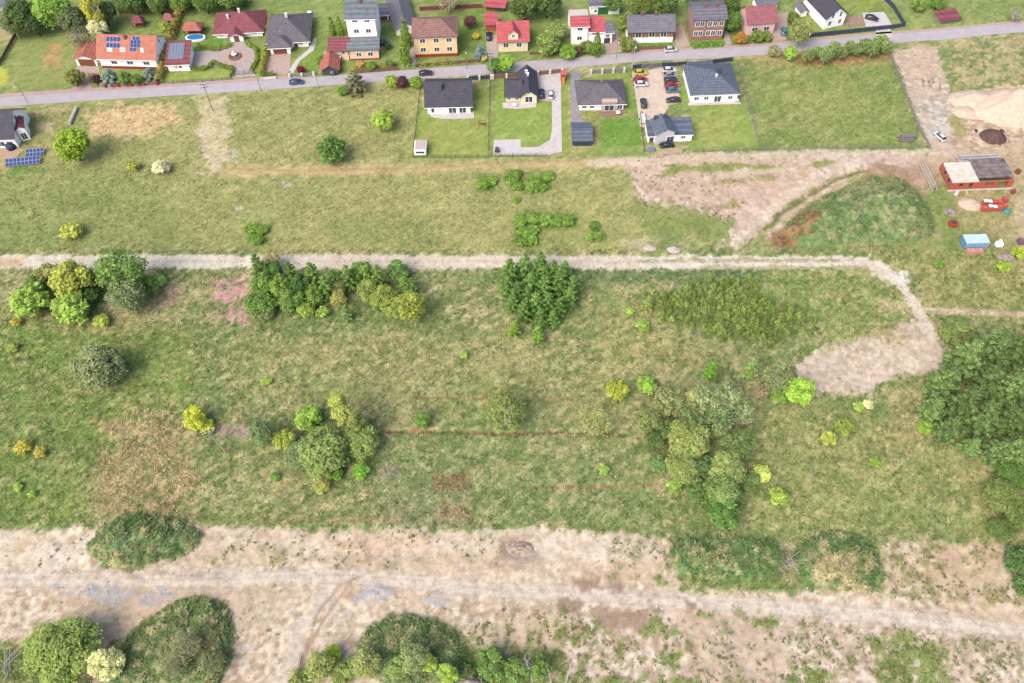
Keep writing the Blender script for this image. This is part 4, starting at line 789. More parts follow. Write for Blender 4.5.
SAND = mat('sand', A(230,208,184), .95, .1, 1, .2, .2); SOILM = mat('black_soil', A(112,88,80), .95, .25, .8, .2, .5)
heap('soil_heap', 'dark brown heap of topsoil beside the quarry track', (993,137), 27, 2.4, .85, SOILM, 'heap', seed=3)
heap('sand_pile', 'small pale sand pile left of the red brick pallets', (970,204), 24, 1.6, .8, mat('pale_sand', A(226,202,176), .95, .08, 1, .2, .2), 'pile', seed=5)
heap('sand_heap', 'big pale sand heap at right edge above the soil heap', (1018,109), 96, 7.5, .6, SAND, 'heap', .45, seed=8)
heap('sand_heap', 'low spreading sand heap left of the big sand heap', (978,101), 58, 3.0, .6, SAND, 'heap', .5, seed=37)
heap('sand_heap', 'small low sand spill between gravel yard and big sand heap', (966,112), 26, 1.3, .8, SAND, 'heap', .6, seed=41)
heap('rubble_pile', 'whitish rubble pile on grass above the gravel road', (650,248), 14, 1.0, .6, mat('rubble', A(214,200,188), .95, .2, .5, .2, .6), 'pile', .8, 11)
heap('rubble_pile', 'pale rubble pile nearer the earthworks above the gravel road', (674,250), 15, 1.0, .7, MC['rubble'], 'pile', .8, 14)
heap('debris_pile', 'grey scrap heap above the small red skip', (951,212), 13, 1.2, 1.0, mat('scrap', A(176,160,150), .9, .35, .4, .2, .6), 'pile', .9, 17)
heap('debris_pile', 'dusty brush and debris heap right of the blue container', (1007,257), 20, 1.2, .6, MC['scrap'], 'pile', .9, 19)
heap('stone_slab', 'grey boulder among the bushes at bottom edge', (470,683), 22, 1.6, .5, MC['scrap'], 'boulder', .3, 23)
heap('stump_heap', 'earthy cut with uprooted roots on top edge of the bare strip', (521,549), 28, .8, .6, mat('root_soil', A(188,168,148), .95, .35, .6, .2, .6), 'heap', .9, 29)
# red skip (tub) and cone
p = P(952.5,225); t = thing('mixer_tub', 'small red tub holding dark rubble below the scrap heap', 'tub', (p.x, p.y, 0)); q = MB(); q.prism([(-1.1,-1,.1),(1.1,-1,.1),(1.1,1,.1),(-1.1,1,.1)], (0,0,.9)); q.build('shell', mat('red_paint', A(214,84,66), .5, .06), t, bevel=.08); q = MB(); q.box(-.85,.85,-.75,.75,.95,1.03); q.build('fill', SOILM, t)
for y in (-1,1): q = MB(); q.tube([(-.4,y*1.1,.3),(.4,y*1.1,.3)], .1); q.build('lug', DARKD, t)
p = P(997.8,246); t = thing('water_tank', 'white plastic tank standing right of the blue container', 'tank', (p.x, p.y, 0)); q = MB(); q.box(-.9,.9,-.7,.7,.15,1.3); q.build('body', FRAME, t, bevel=.12); q = MB(); q.lathe([(.5,0),(.5,.5),(.35,.7)], (0,.2,1.29)); q.build('cap', FRAME, t, True)
for (x, y, lab, c, sz) in [(956,194,'white building sacks at left foot of unfinished house',(232,228,224),(1.6,1.0,.7)),(949,214,'grey mesh bundle beside the scrap heap',(150,146,144),(1.2,.8,.5)),(1021,243,'purple-grey timber crate at right edge of plot',(140,116,124),(2.2,1.6,1.0)),(978,196,'tan board stack before unfinished house',(206,180,146),(2.6,.9,.4)),(1012,193,'rusty bin at right corner of unfinished house',(166,98,76),(1.1,1.1,1.0)),(1017,173,'red-brown drum on track right of unfinished house',(150,92,80),(1.3,1.1,1.0)),(966,193.5,'yellowish insulation pack in front of unfinished house',(226,206,140),(1.6,.8,.6))]:
    p = P(x, y); q = MB(); q.box(-sz[0]/2,sz[0]/2,-sz[1]/2,sz[1]/2,-.05,sz[2]); q.box(-sz[0]*.35,sz[0]*.42,-sz[1]*.4,sz[1]*.3,sz[2]+.002,sz[2]*1.4); o = q.build(lab.split(' at ')[0].split(' in ')[0].split(' on ')[0].split(' be')[0].split()[-1] if False else 'material_stack', mat('stack_'+str(int(x)), A(*c), .9, .2, .4), None, bevel=.06); o.location = (p.x, p.y, 0); o.rotation_euler = (0, 0, x); tag(o, lab, 'materials')
# pipes and logs
def bundle(name, label, cat, a, b, r, n, m, seed=1):
    p, q_ = G(*a), G(*b); d = q_-p; t = thing(name, label, cat, tuple(p), 0); L = d.length; side = Vector((-d.y, d.x, 0)).normalized(); rs = random.Random(seed); k = 0
    for row, cnt in enumerate((n, max(n-1, 0), max(n-2, 0))):
        for i in range(cnt):
            off = side*((i-(cnt-1)/2)*2*r)+Vector((0, 0, r+row*1.75*r)); e = rs.uniform(-.4, .4); mb = MB(); un = d.normalized(); mb.tube([off+un*e, off+d+un*(e+rs.uniform(-.3, .3))], r*.96, 9); mb.build('pipe' if 'pipe' in name else 'timber', m, t)
bundle('pipe_stack', 'long grey pipe bundle lying in grass left of unfinished house', 'pipes', (921,163), (934,190), .33, 3, mat('grey_pipe', A(196,180,162), .7, .12), 2)
bundle('timber_stack', 'grey timber stack by the corner of gravel yard', 'timber', (899,139.5), (914,139), .3, 4, mat('grey_timber', A(142,132,130), .9, .2, .5), 3)
bundle('timber_stack', 'silvery planks stacked behind the unfinished brick house', 'timber', (957,160.5), (996,158.5), .35, 3, mat('silver_plank', A(206,200,202), .8, .15, .5), 4)
bundle('pipe_run', 'pale concrete pipe lying beside the big lime-green tree', 'pipe', (70,125.5), (77,109.5), .55, 1, mat('pale_pipe', A(214,204,202), .8, .08), 5)
for (x, y, lab) in [(659,156.5,'tan wood pallet stack leftmost by the dirt track'),(668,154,'tan wood pallet stack in middle by the dirt track'),(678,152.5,'tan wood pallet stack rightmost by the dirt track')]:
    p = P(x, y); t = thing('wood_pallets', lab, 'pallets', (p.x, p.y, 0), R(5))
    for k in range(4):
        q = MB(); [q.box(-1.2, 1.2, -.6+.3*a, -.4+.3*a, .12+.16*k, .16+.16*k) for a in range(4)]; [q.box(-1.2+.9*a, -1.0+.9*a, -.6, .5, .03+.16*k, .118+.16*k) for a in range(3)]; q.build('pallet', mat('tan_wood', A(222,194,170), .9, .15, .5), t)
for (x, y, w_, lab) in ((728,28+6,0,None),):
    pass
p = P(656,150.5); q = MB(); q.box(-1,1,-.6,.6,0,1.1); q.box(-.5,.5,-.3,.3,1.1,1.5); o = q.build('covered_mower', mat('bluegrey_cover', A(150,160,190), .6, .1), None, bevel=.15); o.location = (p.x-1.5, p.y, 0); tag(o, 'blue-grey covered machine near tan wood pallets', 'machine')
p = P(48,149.5); t = thing('trampoline_cover', 'dark blue covered garden bin beside left edge house', 'bin', (p.x-10.5, p.y+.5, 0))
q = MB(); q.lathe([(1.3,0),(1.4,1.2),(1.2,1.6),(.3,1.9)]); q.build('cover', mat('navy_cover', A(56,70,92), .7, .1), t, True)
# ground solar arrays
def solar_rows(label, a, b, n, rows):
    p, e = P(*a), P(*b); d = e-p; t = thing('solar_array', label, 'solar panels', (p.x, p.y, 0), math.atan2(d.y, d.x)); L = d.length; w_ = L/n; tl = R(25)
    for i in range(n):
        for j in range(rows):
            q = MB(); q.M = Matrix.Translation((i*w_, 0, .4)) @ Matrix.Rotation(tl, 4, 'X'); q.box(.03, w_-.03, j*1.2, j*1.2+1.15, 0, .05); o = q.build('solar_panel', SOLF, t)
            g = MB(); g.M = q.M; g.box(.1, w_-.1, j*1.2+.07, j*1.2+1.08, .03, .062); g.build('cell', SOL, o)
    q = MB()
    for i in range(0, n+1, 2): q.box(i*w_-.05, i*w_+.05, .3, .4, -.1, .6)
    q.build('frame', DARKD, t)
solar_rows('shorter upper row of blue ground solar panels beside left edge house', (26.5,158), (44.5,156.5), 5, 2)
solar_rows('longer lower row of blue ground solar panels beside left edge house', (6,168), (41,164.5), 9, 2)
# playground bits
p = P(482,125); t = thing('swing_seat', 'small reddish garden swing on the mown lawn', 'swing', (p.x, p.y, 0))
for x in (-1,1): q = MB(); q.tube([(x,-.8,0),(x,0,1.7),(x,.8,0)], .07); q.build('frame', BRND, t)
q = MB(); q.tube([(-1,0,1.7),(1,0,1.7)], .07); q.build('beam', BRND, t); q = MB(); q.box(-.8,.8,-.3,.3,.5,.62); q.build('seat', BRND, t)
p = P(497,152); t = thing('garden_cart', 'dark upright garden cart on pale paving corner', 'cart', (p.x, p.y, .07)); q = MB(); q.box(-.5,.5,-.8,.8,.4,1.3); q.build('tub', DARKD, t, bevel=.1)
for x in (-.55,.55): q = MB(); q.tube([(x-.08,0,.35),(x+.08,0,.35)], .35, 12); q.build('wheel', TYRE, t)
p = P(563,79); t = thing('play_tower', 'orange and red childrens play tower beside dark paved drive', 'playset', (p.x, p.y, 0)); q = MB(); q.box(-.8,.8,-.8,.8,1.1,1.25); [q.box(x-.07,x+.07,y-.07,y+.07,0,2.2) for x in (-.7,.7) for y in (-.7,.7)]; q.build('tower', mat('orange_wood', A(214,120,70), .8, .1), t); q = MB(); slab(q, [(-1,-1,2.2),(1,-1,2.2),(1,0,2.9),(-1,0,2.9)]); slab(q, [(-1,1,2.2),(1,1,2.2),(1,.01,2.9),(-1,.01,2.9)]); q.build('roof', CRIM, t); q = MB(); q.prism([(-.4,-.8,1.2),(.4,-.8,1.2),(.4,-3,.1),(-.4,-3,.1)], (0,0,.1)); q.build('slide', mat('orange_slide', A(226,130,60), .4, .05), t)
def patio_set(label, c):
    p = P(*c); t = thing('patio_table', label, 'table', (p.x, p.y, .08)); q = MB(); q.lathe([(.75,.7),(.75,.76),(.1,.77)]); q.build('tabletop', FRAME, t, True); q = MB(); q.tube([(0,0,0),(0,0,.7)], .06); q.build('leg', DARKD, t)
patio_set('round white patio table in front of steep cream gable', (515,106)); patio_set('round white patio table before beige bay', (618,114)); patio_set('round white table at right end of hip roofed bungalow terrace', (736,101.5)); patio_set('round white table in small garden near grey bungalow', (310,14))

# ------------------------------------------------------------------ poles
def pole(base, hgt, label, arms=True, m=None, r=.15, lamp=False, lean=(0, 0), name='utility_pole', rz=0):
    p = G(*base); t = thing(name, label, 'pole', tuple(p), R(rz)); m = m or mat('weathered_pole', A(150,142,140), .9, .12, .6)
    q = MB(); q.tube([(0,0,-.3),(lean[0],lean[1],hgt)], [r, r*.65], 9); q.build('shaft', m, t)
    if arms:
        for zz in (hgt-.3, hgt-1.3):
            q = MB(); q.box(lean[0]-1.3, lean[0]+1.3, lean[1]-.07, lean[1]+.07, zz-.07, zz+.07); a = q.build('crossarm', DARKD, t)
            for x in (-1.1, -.4, .4, 1.1): g = MB(); g.lathe([(.07,0),(.1,.1),(.05,.25)], (lean[0]+x, lean[1], zz+.07), 8); g.build('insulator', FRAME, a)
    if lamp:
        q = MB(); q.tube([(0,0,hgt),(0,-.8,hgt+.3),(0,-1.6,hgt+.35)], .05); q.build('arm', m, t); q = MB(); q.box(-.15,.15,-2.2,-1.5,hgt+.28,hgt+.42); q.build('lamp_head', LGREY, t)
    return t
pole((213,111), 10, 'grey power pole standing in rubble strip below the road', rz=15); 
pole((226,452), 10.5, 'pale power pole leaning over the purple patch in the meadow', m=mat('pale_concrete', A(206,200,202), .9, .06), lean=(-1.2,.3), rz=25)
pole((490.5,77), 9, 'concrete power pole at fence beside two roadside trees', m=MC['pale_concrete'])
pole((632,69.5), 9, 'white lamp pole at left corner of car lot', arms=False, lamp=True, m=MC['pale_concrete'])
for b, l in (((185,83),'slim lamp post on pavement below solar roofed shed'),((261,91),'short grey post at roadside below grey bungalow'),((319,88),'thin lamp post at roadside left of the brownish spruce'),((345,73),'green-grey lamp post beside little red carport'),((467,69),'lamp post on verge right of yellow house'),((28,103),'slim lamp post on road verge at far left'),((616,59),'slim lamp post opposite the white row houses'),((802,50),'slim lamp post beside the tall roadside poplar')):
    pole(b, 7.0, l, arms=False, lamp=True, r=.09, name='lamp_post')
# ------------------------------------------------------------------ fences
WIRE = mat('green_wire', A(84,112,88), .7, .06); FDK = mat('dark_fence_panel', A(78,88,108), .6, .06); FWD = mat('brown_fence_board', A(150,116,96), .9, .15, .5); FWH = mat('white_pillar', A(232,226,222,.6), .9, .05)
def fence(label, pts, hgt=1.5, style='wire', step=3.0, pm=None, fm=None):
    p0 = G(*pts[0]); t = thing('fence', label, 'fence', (p0.x, p0.y, 0)); pm = pm or WIRE; fm = fm or WIRE; V_ = [G(*p)-Vector((p0.x, p0.y, 0)) for p in pts]; np_ = 0
    for a, b in zip(V_[:-1], V_[1:]):
        d = b-a; L = d.length; n = max(1, round(L/step)); n = min(n, 45)
        for i in range(n+1):
            if i == 0 and np_: continue
            c = a+d*(i/n); q = MB(); w_ = .05 if style in ('wire', 'rail') else (.1 if style == 'solid' else .3); q.box(c.x-w_, c.x+w_, c.y-w_, c.y+w_, c.z-.2, c.z+hgt+.1); q.build('post', pm, t); np_ += 1
        q = MB(); nrm = Vector((-d.y, d.x, 0)).normalized()
        if style == 'rail':
            for k in range(3): zz = Vector((0, 0, .3+.3*k)); q.prism([a+zz, b+zz, b+zz+Vector((0,0,.05)), a+zz+Vector((0,0,.05))], nrm*.04)
        elif style == 'wire':
            for k in range(7): zz = Vector((0, 0, .08+hgt*k/6.5)); q.prism([a+zz, b+zz, b+zz+Vector((0,0,.035)), a+zz+Vector((0,0,.025))], nrm*.02)
            m_ = int(L/1.3)
            for k in range(m_): c = a+d*(k/m_); u = d.normalized()*.035; q.prism([c, c+u, c+u+Vector((0,0,hgt)), c+Vector((0,0,hgt))], nrm*.025)
        else:
            z0 = Vector((0,0,.1)); z1 = Vector((0,0,hgt*.92)); q.prism([a+z0, b+z0, b+z1, a+z1], nrm*.06)
            q.prism([a+z1, b+z1, b+z1+Vector((0,0,.07)), a+z1+Vector((0,0,.07))], nrm*.1)
        q.build('panel', fm, t)
    return t
fence('green wire fence along left side of the white bungalow lawn', [(421,84),(413,157)], 1.6)
fence('green wire fence between the two front lawns', [(490,79),(488,157)], 1.6)
fence('thin wire fence along lower edge of left lawn', [(413,158),(488,158)], 1.3)
fence('low fence along lower edge of the L-shaped pale drive', [(490,157),(546,156.5)], 1.2)
fence('green wire fence right of tan car lot house garden', [(640,116),(644,153)], 1.3)
fence('grey wire fence down right side of hip roofed bungalow garden', [(738,66),(749,108),(760,149)], 1.5, pm=GPL, fm=GPL)
fence('pale low fence along lower edge of right hand lawn', [(692,152.5),(762,150),(860,149)], 1.0, pm=GPL, fm=GPL, style='rail')
fence('grey board fence down left side of the gravel yard', [(891,58),(905,95),(918,128),(929,148)], 1.0, 'solid', 4, GPL, GPL)
fence('pale rail fence below the big pasture beside gravel yard', [(860,149.5),(928,148.5)], 1.0, 'rail', pm=GPL, fm=GPL)
fence('grey panel fence with pale pillars above white bungalow', [(468,80.5),(491,79)], 1.5, 'panel', 3, FWH, FDK)
fence('brown panel fence with pale pillars above steep cream house', [(493,79),(520,77)], 1.5, 'panel', 3.4, FWH, FWD)
fence('brown panel fence above the parked blue and white cars', [(538,75.5),(562,73)], 1.5, 'panel', 3.4, FWH, FWD)
fence('white pillared grey fence above charcoal hip roof garden', [(591,74),(624,72)], 1.5, 'panel', 4, FWH, GPL)
fence('dark solid fence along left top of car lot', [(632,69),(641,68)], 1.5, 'solid', 3, FDK, FDK); fence('dark sliding gate panel above the tan car lot', [(642,68.3),(661,66.8)], 1.5, 'solid', 3, GPL, SLATE)
fence('dark solid fence along road above parked car row', [(662,66.8),(686,65.5)], 1.5, 'solid', 3, FDK, FDK)
fence('dark solid fence right of porch block by the road', [(706,64.5),(732,61.5)], 1.6, 'solid', 3, FDK, FDK)
fence('long dark fence before the white gable-fronted house', [(809,37.5),(840,34.5),(892,29),(904,27),(893,9),(884,0)], 1.7, 'solid', 4, FDK, FDK)
fence('low dark brick wall before yellow house garden', [(416,67),(458,63.5),(488,61)], 1.1, 'panel', 3, CHIM, FWD)
fence('brown board fence before red roofed cream house garden', [(530,55),(564,52.5)], 1.2, 'solid', 3, FWD, FWD)
fence('brown board fence before single storey brick house', [(634,50.5),(668,49)], 1.2, 'solid', 3, FWD, FWD)
fence('red brick garden wall with pillars before orange-roofed house', [(106,87.5),(158,85)], 1.2, 'panel', 4, PLINTH, CHIM)
fence('thin metal fence before the yellowish front lawn', [(164,84.5),(232,80)], 1.2, pm=DARKD, fm=DARKD); fence('grey metal gate across the cobbled drive entrance', [(234,75),(255,74)], 1.4, pm=DARKD, fm=DARKD)
fence('white pillared fence below grey bungalow garden', [(290,77.5),(314,75.5)], 1.2, 'panel', 4, FWH, GPL)
fence('brown garden fence before the peach extension', [(352,74),(398,70)], 1.2, 'solid', 3, FWD, FWD)
fence('pale low wall below flower garden of grey bungalow', [(262,80),(276,79)], 1.0, 'solid', 3, FWH, FWH)
fence('brown board fence far behind the orange-roofed house', [(120,14),(180,12)], 1.5, 'solid', 4, FWD, FWD)
fence('dark hedge-side fence behind upper left meadow', [(0,66),(20,30)], 1.4, 'solid', 4, FWD, FWD)
fence('dark brown board fence behind yellow house garden', [(420,11),(482,8)], 1.6, 'solid', 4, FWD, DRED)

# ------------------------------------------------------------------ trees
LEAF = foliage(); BARK = mat('bark', A(120,104,92), .95, .2, .4); WBARK = mat('birch_bark', A(222,216,206,.6), .9, .12, .5); DEADB = mat('dead_wood', A(206,196,186), .95, .12, .4)
def leafmesh(name, pts, nrm, size, colv, r, asp=.62):
    n = len(pts); rnd = r.normal(size=(n, 3)); nn = nrm*.7+rnd*.5+np.array([0, 0, .85]); nn /= np.linalg.norm(nn, axis=1)[:, None]+1e-9
    a = np.cross(nn, r.normal(size=(n, 3))); a /= np.linalg.norm(a, axis=1)[:, None]+1e-9; b = np.cross(nn, a)
    s = (size*r.uniform(.6, 1.35, n))[:, None]; a *= s; b *= s*asp; up = nn*s*.25
    Vv = np.stack([pts-a, pts-b*.9+up, pts+a, pts+b*.9+up], 1).reshape(-1, 3); Fv = np.arange(4*n).reshape(-1, 4)
    c = np.repeat(colv[:, None, :], 4, 1).reshape(-1, 3)
    me = np_mesh(name, Vv, Fv, c, LEAF); m = me.data; bpy.data.objects.remove(me); return m
def lobes_leaf(lobes, n, size, seed, hue=.12, asp=.62, low=-.35, name='crown'):
    r = np.random.default_rng(seed); L = np.array([l[:3] for l in lobes]); Rr = np.array([l[3] for l in lobes]); wt = Rr**2; k = r.choice(len(L), n, p=wt/wt.sum())
    d = r.normal(size=(n, 3)); d[:, 2] = np.abs(d[:, 2])*np.where(r.random(n) < .72, 1, -1); d /= np.linalg.norm(d, axis=1)[:, None]
    rad = Rr[k]*(1-np.abs(r.normal(0, .24, n)))*(1+(r.random(n) < .22)*r.uniform(.1, .45, n)); pts = L[k]+d*rad[:, None]*np.array([1, 1, .85])
    inside = np.zeros(n, bool)
    for i in range(len(L)):
        inside |= (np.linalg.norm((pts-L[i])/np.array([1, 1, .85]), axis=1) < Rr[i]*.72) & (k != i)
    keep = (~inside) & (pts[:, 2] > .15); pts, d, k = pts[keep], d[keep], k[keep]
    lobcol = 1+r.normal(0, hue, len(L)); cv = (lobcol[k]*(1+r.normal(0, .16, len(k))))[:, None]*np.ones(3); cv[:, 0] *= 1+r.normal(0, .06, len(k)); cv[:, 2] *= 1+r.normal(0, .1, len(k))
    return leafmesh(name, pts, d, size, np.clip(cv, .35, 1.9), r, asp)
def trunkmesh(segs, name='trunk', m=None):
    q = MB()
    for pts, rad in segs: q.tube(pts, rad, 6)
    o = q.build(name, m or BARK, None, True); me = o.data; bpy.data.objects.remove(o); return me
def mk_broad(seed, Rr=5., Ht=9., nl=16, n=5200, leaf=.34, bark=None, hue=.12, base=.2):
    r = random.Random(seed); lb = []; cz = Ht*(.5+base*.5); rz_ = Ht*(1-base)/2
    for i in range(nl):
        ph = i*2.39996+r.uniform(-.3, .3); u = 1-2*(i+.5)/nl; s = math.sqrt(max(0, 1-u*u)); k = r.uniform(.52, .72)
        lb.append((Rr*k*s*math.cos(ph), Rr*k*s*math.sin(ph), cz+rz_*.62*u, Rr*r.uniform(.17, .33)))
    lb.append((0, 0, cz, Rr*.45)); segs = [([(0,0,-.3),(.1,.05,Ht*.35),(0,0,Ht*.7)], [Rr*.07, Rr*.05, Rr*.02])]
    for l in lb[::2]: segs.append(([(0,0,Ht*r.uniform(.2,.4)), (l[0]*.5,l[1]*.5,l[2]*.75), l[:3]], [Rr*.035, Rr*.022, Rr*.008]))
    return lobes_leaf(lb, n, leaf, seed, hue), trunkmesh(segs, m=bark), Rr, Ht
def mk_birch(seed, Rr=3., Ht=12., n=2600, leaf=.26, nl=22):
    r = random.Random(seed); lb = []
    for i in range(nl):
        t_ = r.uniform(.28, .98); ph = i*2.4; k = math.sin(min(1, t_*1.05)*math.pi*.86+.28)*Rr*r.uniform(.35, .78); lb.append((k*math.cos(ph), k*math.sin(ph), Ht*t_, Rr*r.uniform(.2, .34)))
    segs = [([(0,0,-.3),(.15,0,Ht*.4),(-.1,.1,Ht*.75),(0,0,Ht*.97)], [.38,.32,.2,.06]), ([(.2,-.3,.5),(1.1,-.6,Ht*.45),(1.5,-.5,Ht*.8)], [.3,.22,.08])]
    for l in lb: segs.append(([(0,0,l[2]*.72), (l[0]*.6,l[1]*.6,l[2]*.93), l[:3]], [.07,.05,.015]))
    return lobes_leaf(lb, n, leaf, seed, .1, .5), trunkmesh(segs, m=WBARK), Rr, Ht
def mk_cone(seed, Rr=2.2, Ht=9., n=2600, leaf=.27, ragged=.25, hue=.12):
    r = random.Random(seed); lb = []
    for i in range(34):
        t_ = .1+.86*i/33; k = Rr*min(1, t_*4+.3)*(1-t_)**.62; ph = i*2.4+r.uniform(-.4, .4); rr = k*r.uniform(.45, .75); lb.append((rr*math.cos(ph), rr*math.sin(ph), Ht*t_*(1+r.uniform(-.02, .02)), max(.22, Rr*(.42-.3*t_)*r.uniform(1-ragged, 1+ragged))))
    segs = [([(0,0,-.3),(0,0,Ht*.5),(0,0,Ht*.99)], [Rr*.08,Rr*.05,.02])]
    for l in lb[::3]: segs.append(([(0,0,l[2]*.95), l[:3]], [.06,.02]))
    return lobes_leaf(lb, n, leaf, seed, hue, .5), trunkmesh(segs), Rr, Ht
def mk_star(seed, Rr=3., Ht=9., levels=8, arms=6, n=5200, leaf=.24, hue=.14):
    r = random.Random(seed); lb = []; segs = [([(0,0,-.3),(0,0,Ht*.5),(0,0,Ht*.99)], [Rr*.07,Rr*.05,.02])]
    for v in range(levels):
        t_ = .1+.8*v/(levels-1); L = Rr*min(1, .55+t_*2.2)*(1-t_)**.7
        for a in range(arms):
            ph = 2*math.pi*a/arms+v*.7+r.uniform(-.25, .25); k = L*r.uniform(.75, 1.1); dz = r.uniform(-.05, .03)*Ht
            for f in (.35, .68, .98): lb.append((k*f*math.cos(ph), k*f*math.sin(ph), Ht*t_+dz*f+.04*Ht*f, max(.2, Rr*(.21-.06*f)*(1.05-.6*t_)*r.uniform(.8, 1.2))))
            segs.append(([(0,0,Ht*t_*.97), (k*.9*math.cos(ph), k*.9*math.sin(ph), Ht*t_+dz)], [.05,.015]))
    lb.append((0, 0, Ht*.95, Rr*.12)); return lobes_leaf(lb, n, leaf, seed, hue, .5), trunkmesh(segs), Rr, Ht
def mk_shrub(seed, Rr=1.6, Ht=2.4, n=1100, leaf=.2, nl=11, hue=.13):
    r = random.Random(seed); lb = []
    for i in range(nl):
        ph = i*2.4; k = Rr*math.sqrt((i+.3)/nl)*.72; lb.append((k*math.cos(ph), k*math.sin(ph), Ht*(.72-.38*(k/Rr)**2)*r.uniform(.8, 1.1), Rr*r.uniform(.28, .42)))
    segs = [([(0,0,-.2), (l[0]*.4,l[1]*.4,l[2]*.5), l[:3]], [.06,.04,.01]) for l in lb]
    return lobes_leaf(lb, n, leaf, seed, hue), trunkmesh(segs, 'stems'), Rr, Ht
def mk_column(seed, Rr=1., Ht=6., n=1500, leaf=.2):
    r = random.Random(seed); lb = [(.15*math.cos(i*2.4), .15*math.sin(i*2.4), Ht*(.08+.86*i/13), Rr*(1-.75*(i/13)**2)*r.uniform(.8, .95)) for i in range(14)]
    return lobes_leaf(lb, n, leaf, seed, .08, .5), trunkmesh([([(0,0,-.2),(0,0,Ht*.9)], [.12,.03])]), Rr, Ht
PROTO = {'big': [mk_broad(5, 6., 10., 44, 17000, .24, None, .13, .1)], 'broad': [mk_broad(s, nl=34+s % 4) for s in (1, 2, 3, 4)], 'round': [mk_broad(s, 5.5, 8.5, 44, 8500, .32, None, .10, .05) for s in (11, 12)], 'airy': [mk_broad(s, 4., 9., 26, 2700, .25, WBARK, .12, .12) for s in (21, 22, 23)],
    'birch': [mk_birch(s) for s in (31, 32, 33)], 'cone': [mk_star(s, 2.4, 7.5, 7, 5, 2600, .24) for s in (41, 42, 43, 44)], 'spruce': [mk_star(s, 3.2, 9, 8, 6, 5200, .26) for s in (51, 52, 53, 54)], 'lone': [mk_birch(s, 4.6, 9., 3000, .28, 34) for s in (35,)], 'sparse': [mk_broad(s, 4., 8., 26, 1100, .24, WBARK, .12, .1) for s in (25, 26)], 'shrub': [mk_shrub(s) for s in (61, 62, 63, 64)], 'medium': [mk_broad(s, 3., 5., 24, 3000, .25, None, .13, .06) for s in (71, 72, 73)], 'column': [mk_column(s) for s in (81, 82)], 'sapling': [mk_cone(s, .85, 1.9, 260, .2, .35, .14) for s in (91, 92, 93)]}
TN = {'lone': 'birch_tree', 'big': 'tree', 'sparse': 'birch_tree', 'broad': 'tree', 'round': 'tree', 'airy': 'tree', 'birch': 'birch_tree', 'cone': 'young_tree', 'spruce': 'conifer_tree', 'shrub': 'shrub', 'medium': 'bush', 'column': 'thuja', 'sapling': 'sapling'}
TC = {'lone': 'tree', 'big': 'tree', 'sparse': 'tree', 'broad': 'tree', 'round': 'tree', 'airy': 'tree', 'birch': 'tree', 'cone': 'tree', 'spruce': 'tree', 'shrub': 'shrub', 'medium': 'bush', 'column': 'tree', 'sapling': 'sapling'}
cnt = [0]
LK = 1.2
def tree(kind, cx, cy, wpx, rgb, label, group=None, hs=1.0, jit=.0, maxh=None):
    """crown centre at photo point (cx,cy), crown width wpx there"""
    wpx *= 1.1; cnt[0] += 1; rr = random.Random(cnt[0]*13+5); crown, trunk, R0, H0 = rr.choice(PROTO[kind])
    p = G(cx, cy); s = wpx/2/scale_at(p)/R0; hh = H0*s*hs
    for _ in range(2):
        q = P(cx, cy, float(hz(p.x, p.y))+hh*.5); p = q
    z = float(hz(p.x, p.y)); s = wpx/2/scale_at(Vector((p.x, p.y, z+hh*.5)))/R0
    t = thing(TN[kind], label, TC[kind], (p.x, p.y, z-.05), rr.uniform(0, 6.28), group); t.scale = (s, s, s*hs)
    c = A(*rgb, LK)*(1+rr.uniform(-jit, jit)); c = (c*.88+c.mean()*.12)*np.array([1.02, 1.02, .92]); oc = bpy.data.objects.new('crown', crown); oc.color = (*[float(v) for v in c], 1); link(oc, t); link(bpy.data.objects.new('trunk' if kind not in ('shrub',) else 'stems', trunk), t)
    return t
OL, MG, DG, LM, YL, GG, PL = (148,154,92), (116,146,72), (88,120,64), (152,180,82), (164,176,76), (124,138,96), (196,200,136)
C = 'thicket of bushes below left end of the gravel road'
for a in [('medium',30,301,38,LM,'bright lime bush at far left of the upper left thicket'),('medium',49,274,28,OL,'olive bush touching the road in the upper left thicket'),('medium',72,281,44,(160,168,76),'wide yellow-olive bush in the middle of upper left thicket'),('medium',71,309,38,LM,'bright lime bush at lower middle of upper left thicket'),
    ('medium',90,296,20,DG,'dark bush gap-filler between lime and big green bush'),('airy',121,273,50,MG,'large mid-green tree at right of the upper left thicket'),('airy',127,296,38,GG,'grey-green tree in front of upper left thicket right side'),('medium',146,286,24,MG,'green bush at right end of upper left thicket'),('shrub',158,281,15,LM,'small bright shrub just right of upper left thicket'),('medium',36,284,24,MG,'small mid-green bush behind the far-left lime bush'),('medium',102,276,24,(128,150,76),'green bush touching gravel road between olive bushes')]:
    tree(*a, group=C)
tree('shrub',101,321,15,YL,'yellow shrub alone below the upper left thicket'); tree('shrub',16,322,11,(176,160,70),'small yellow-brown shrub at left edge below thicket'); tree('shrub',13,348,10,YL,'tiny yellowish shrub near left edge in green meadow')
tree('round',99,367,50,(140,150,104),'round grey-olive willow alone in left meadow')
C = 'young trees of the long thicket below gravel road'
LB2 = 'young green tree in the long dense thicket below the gravel road'
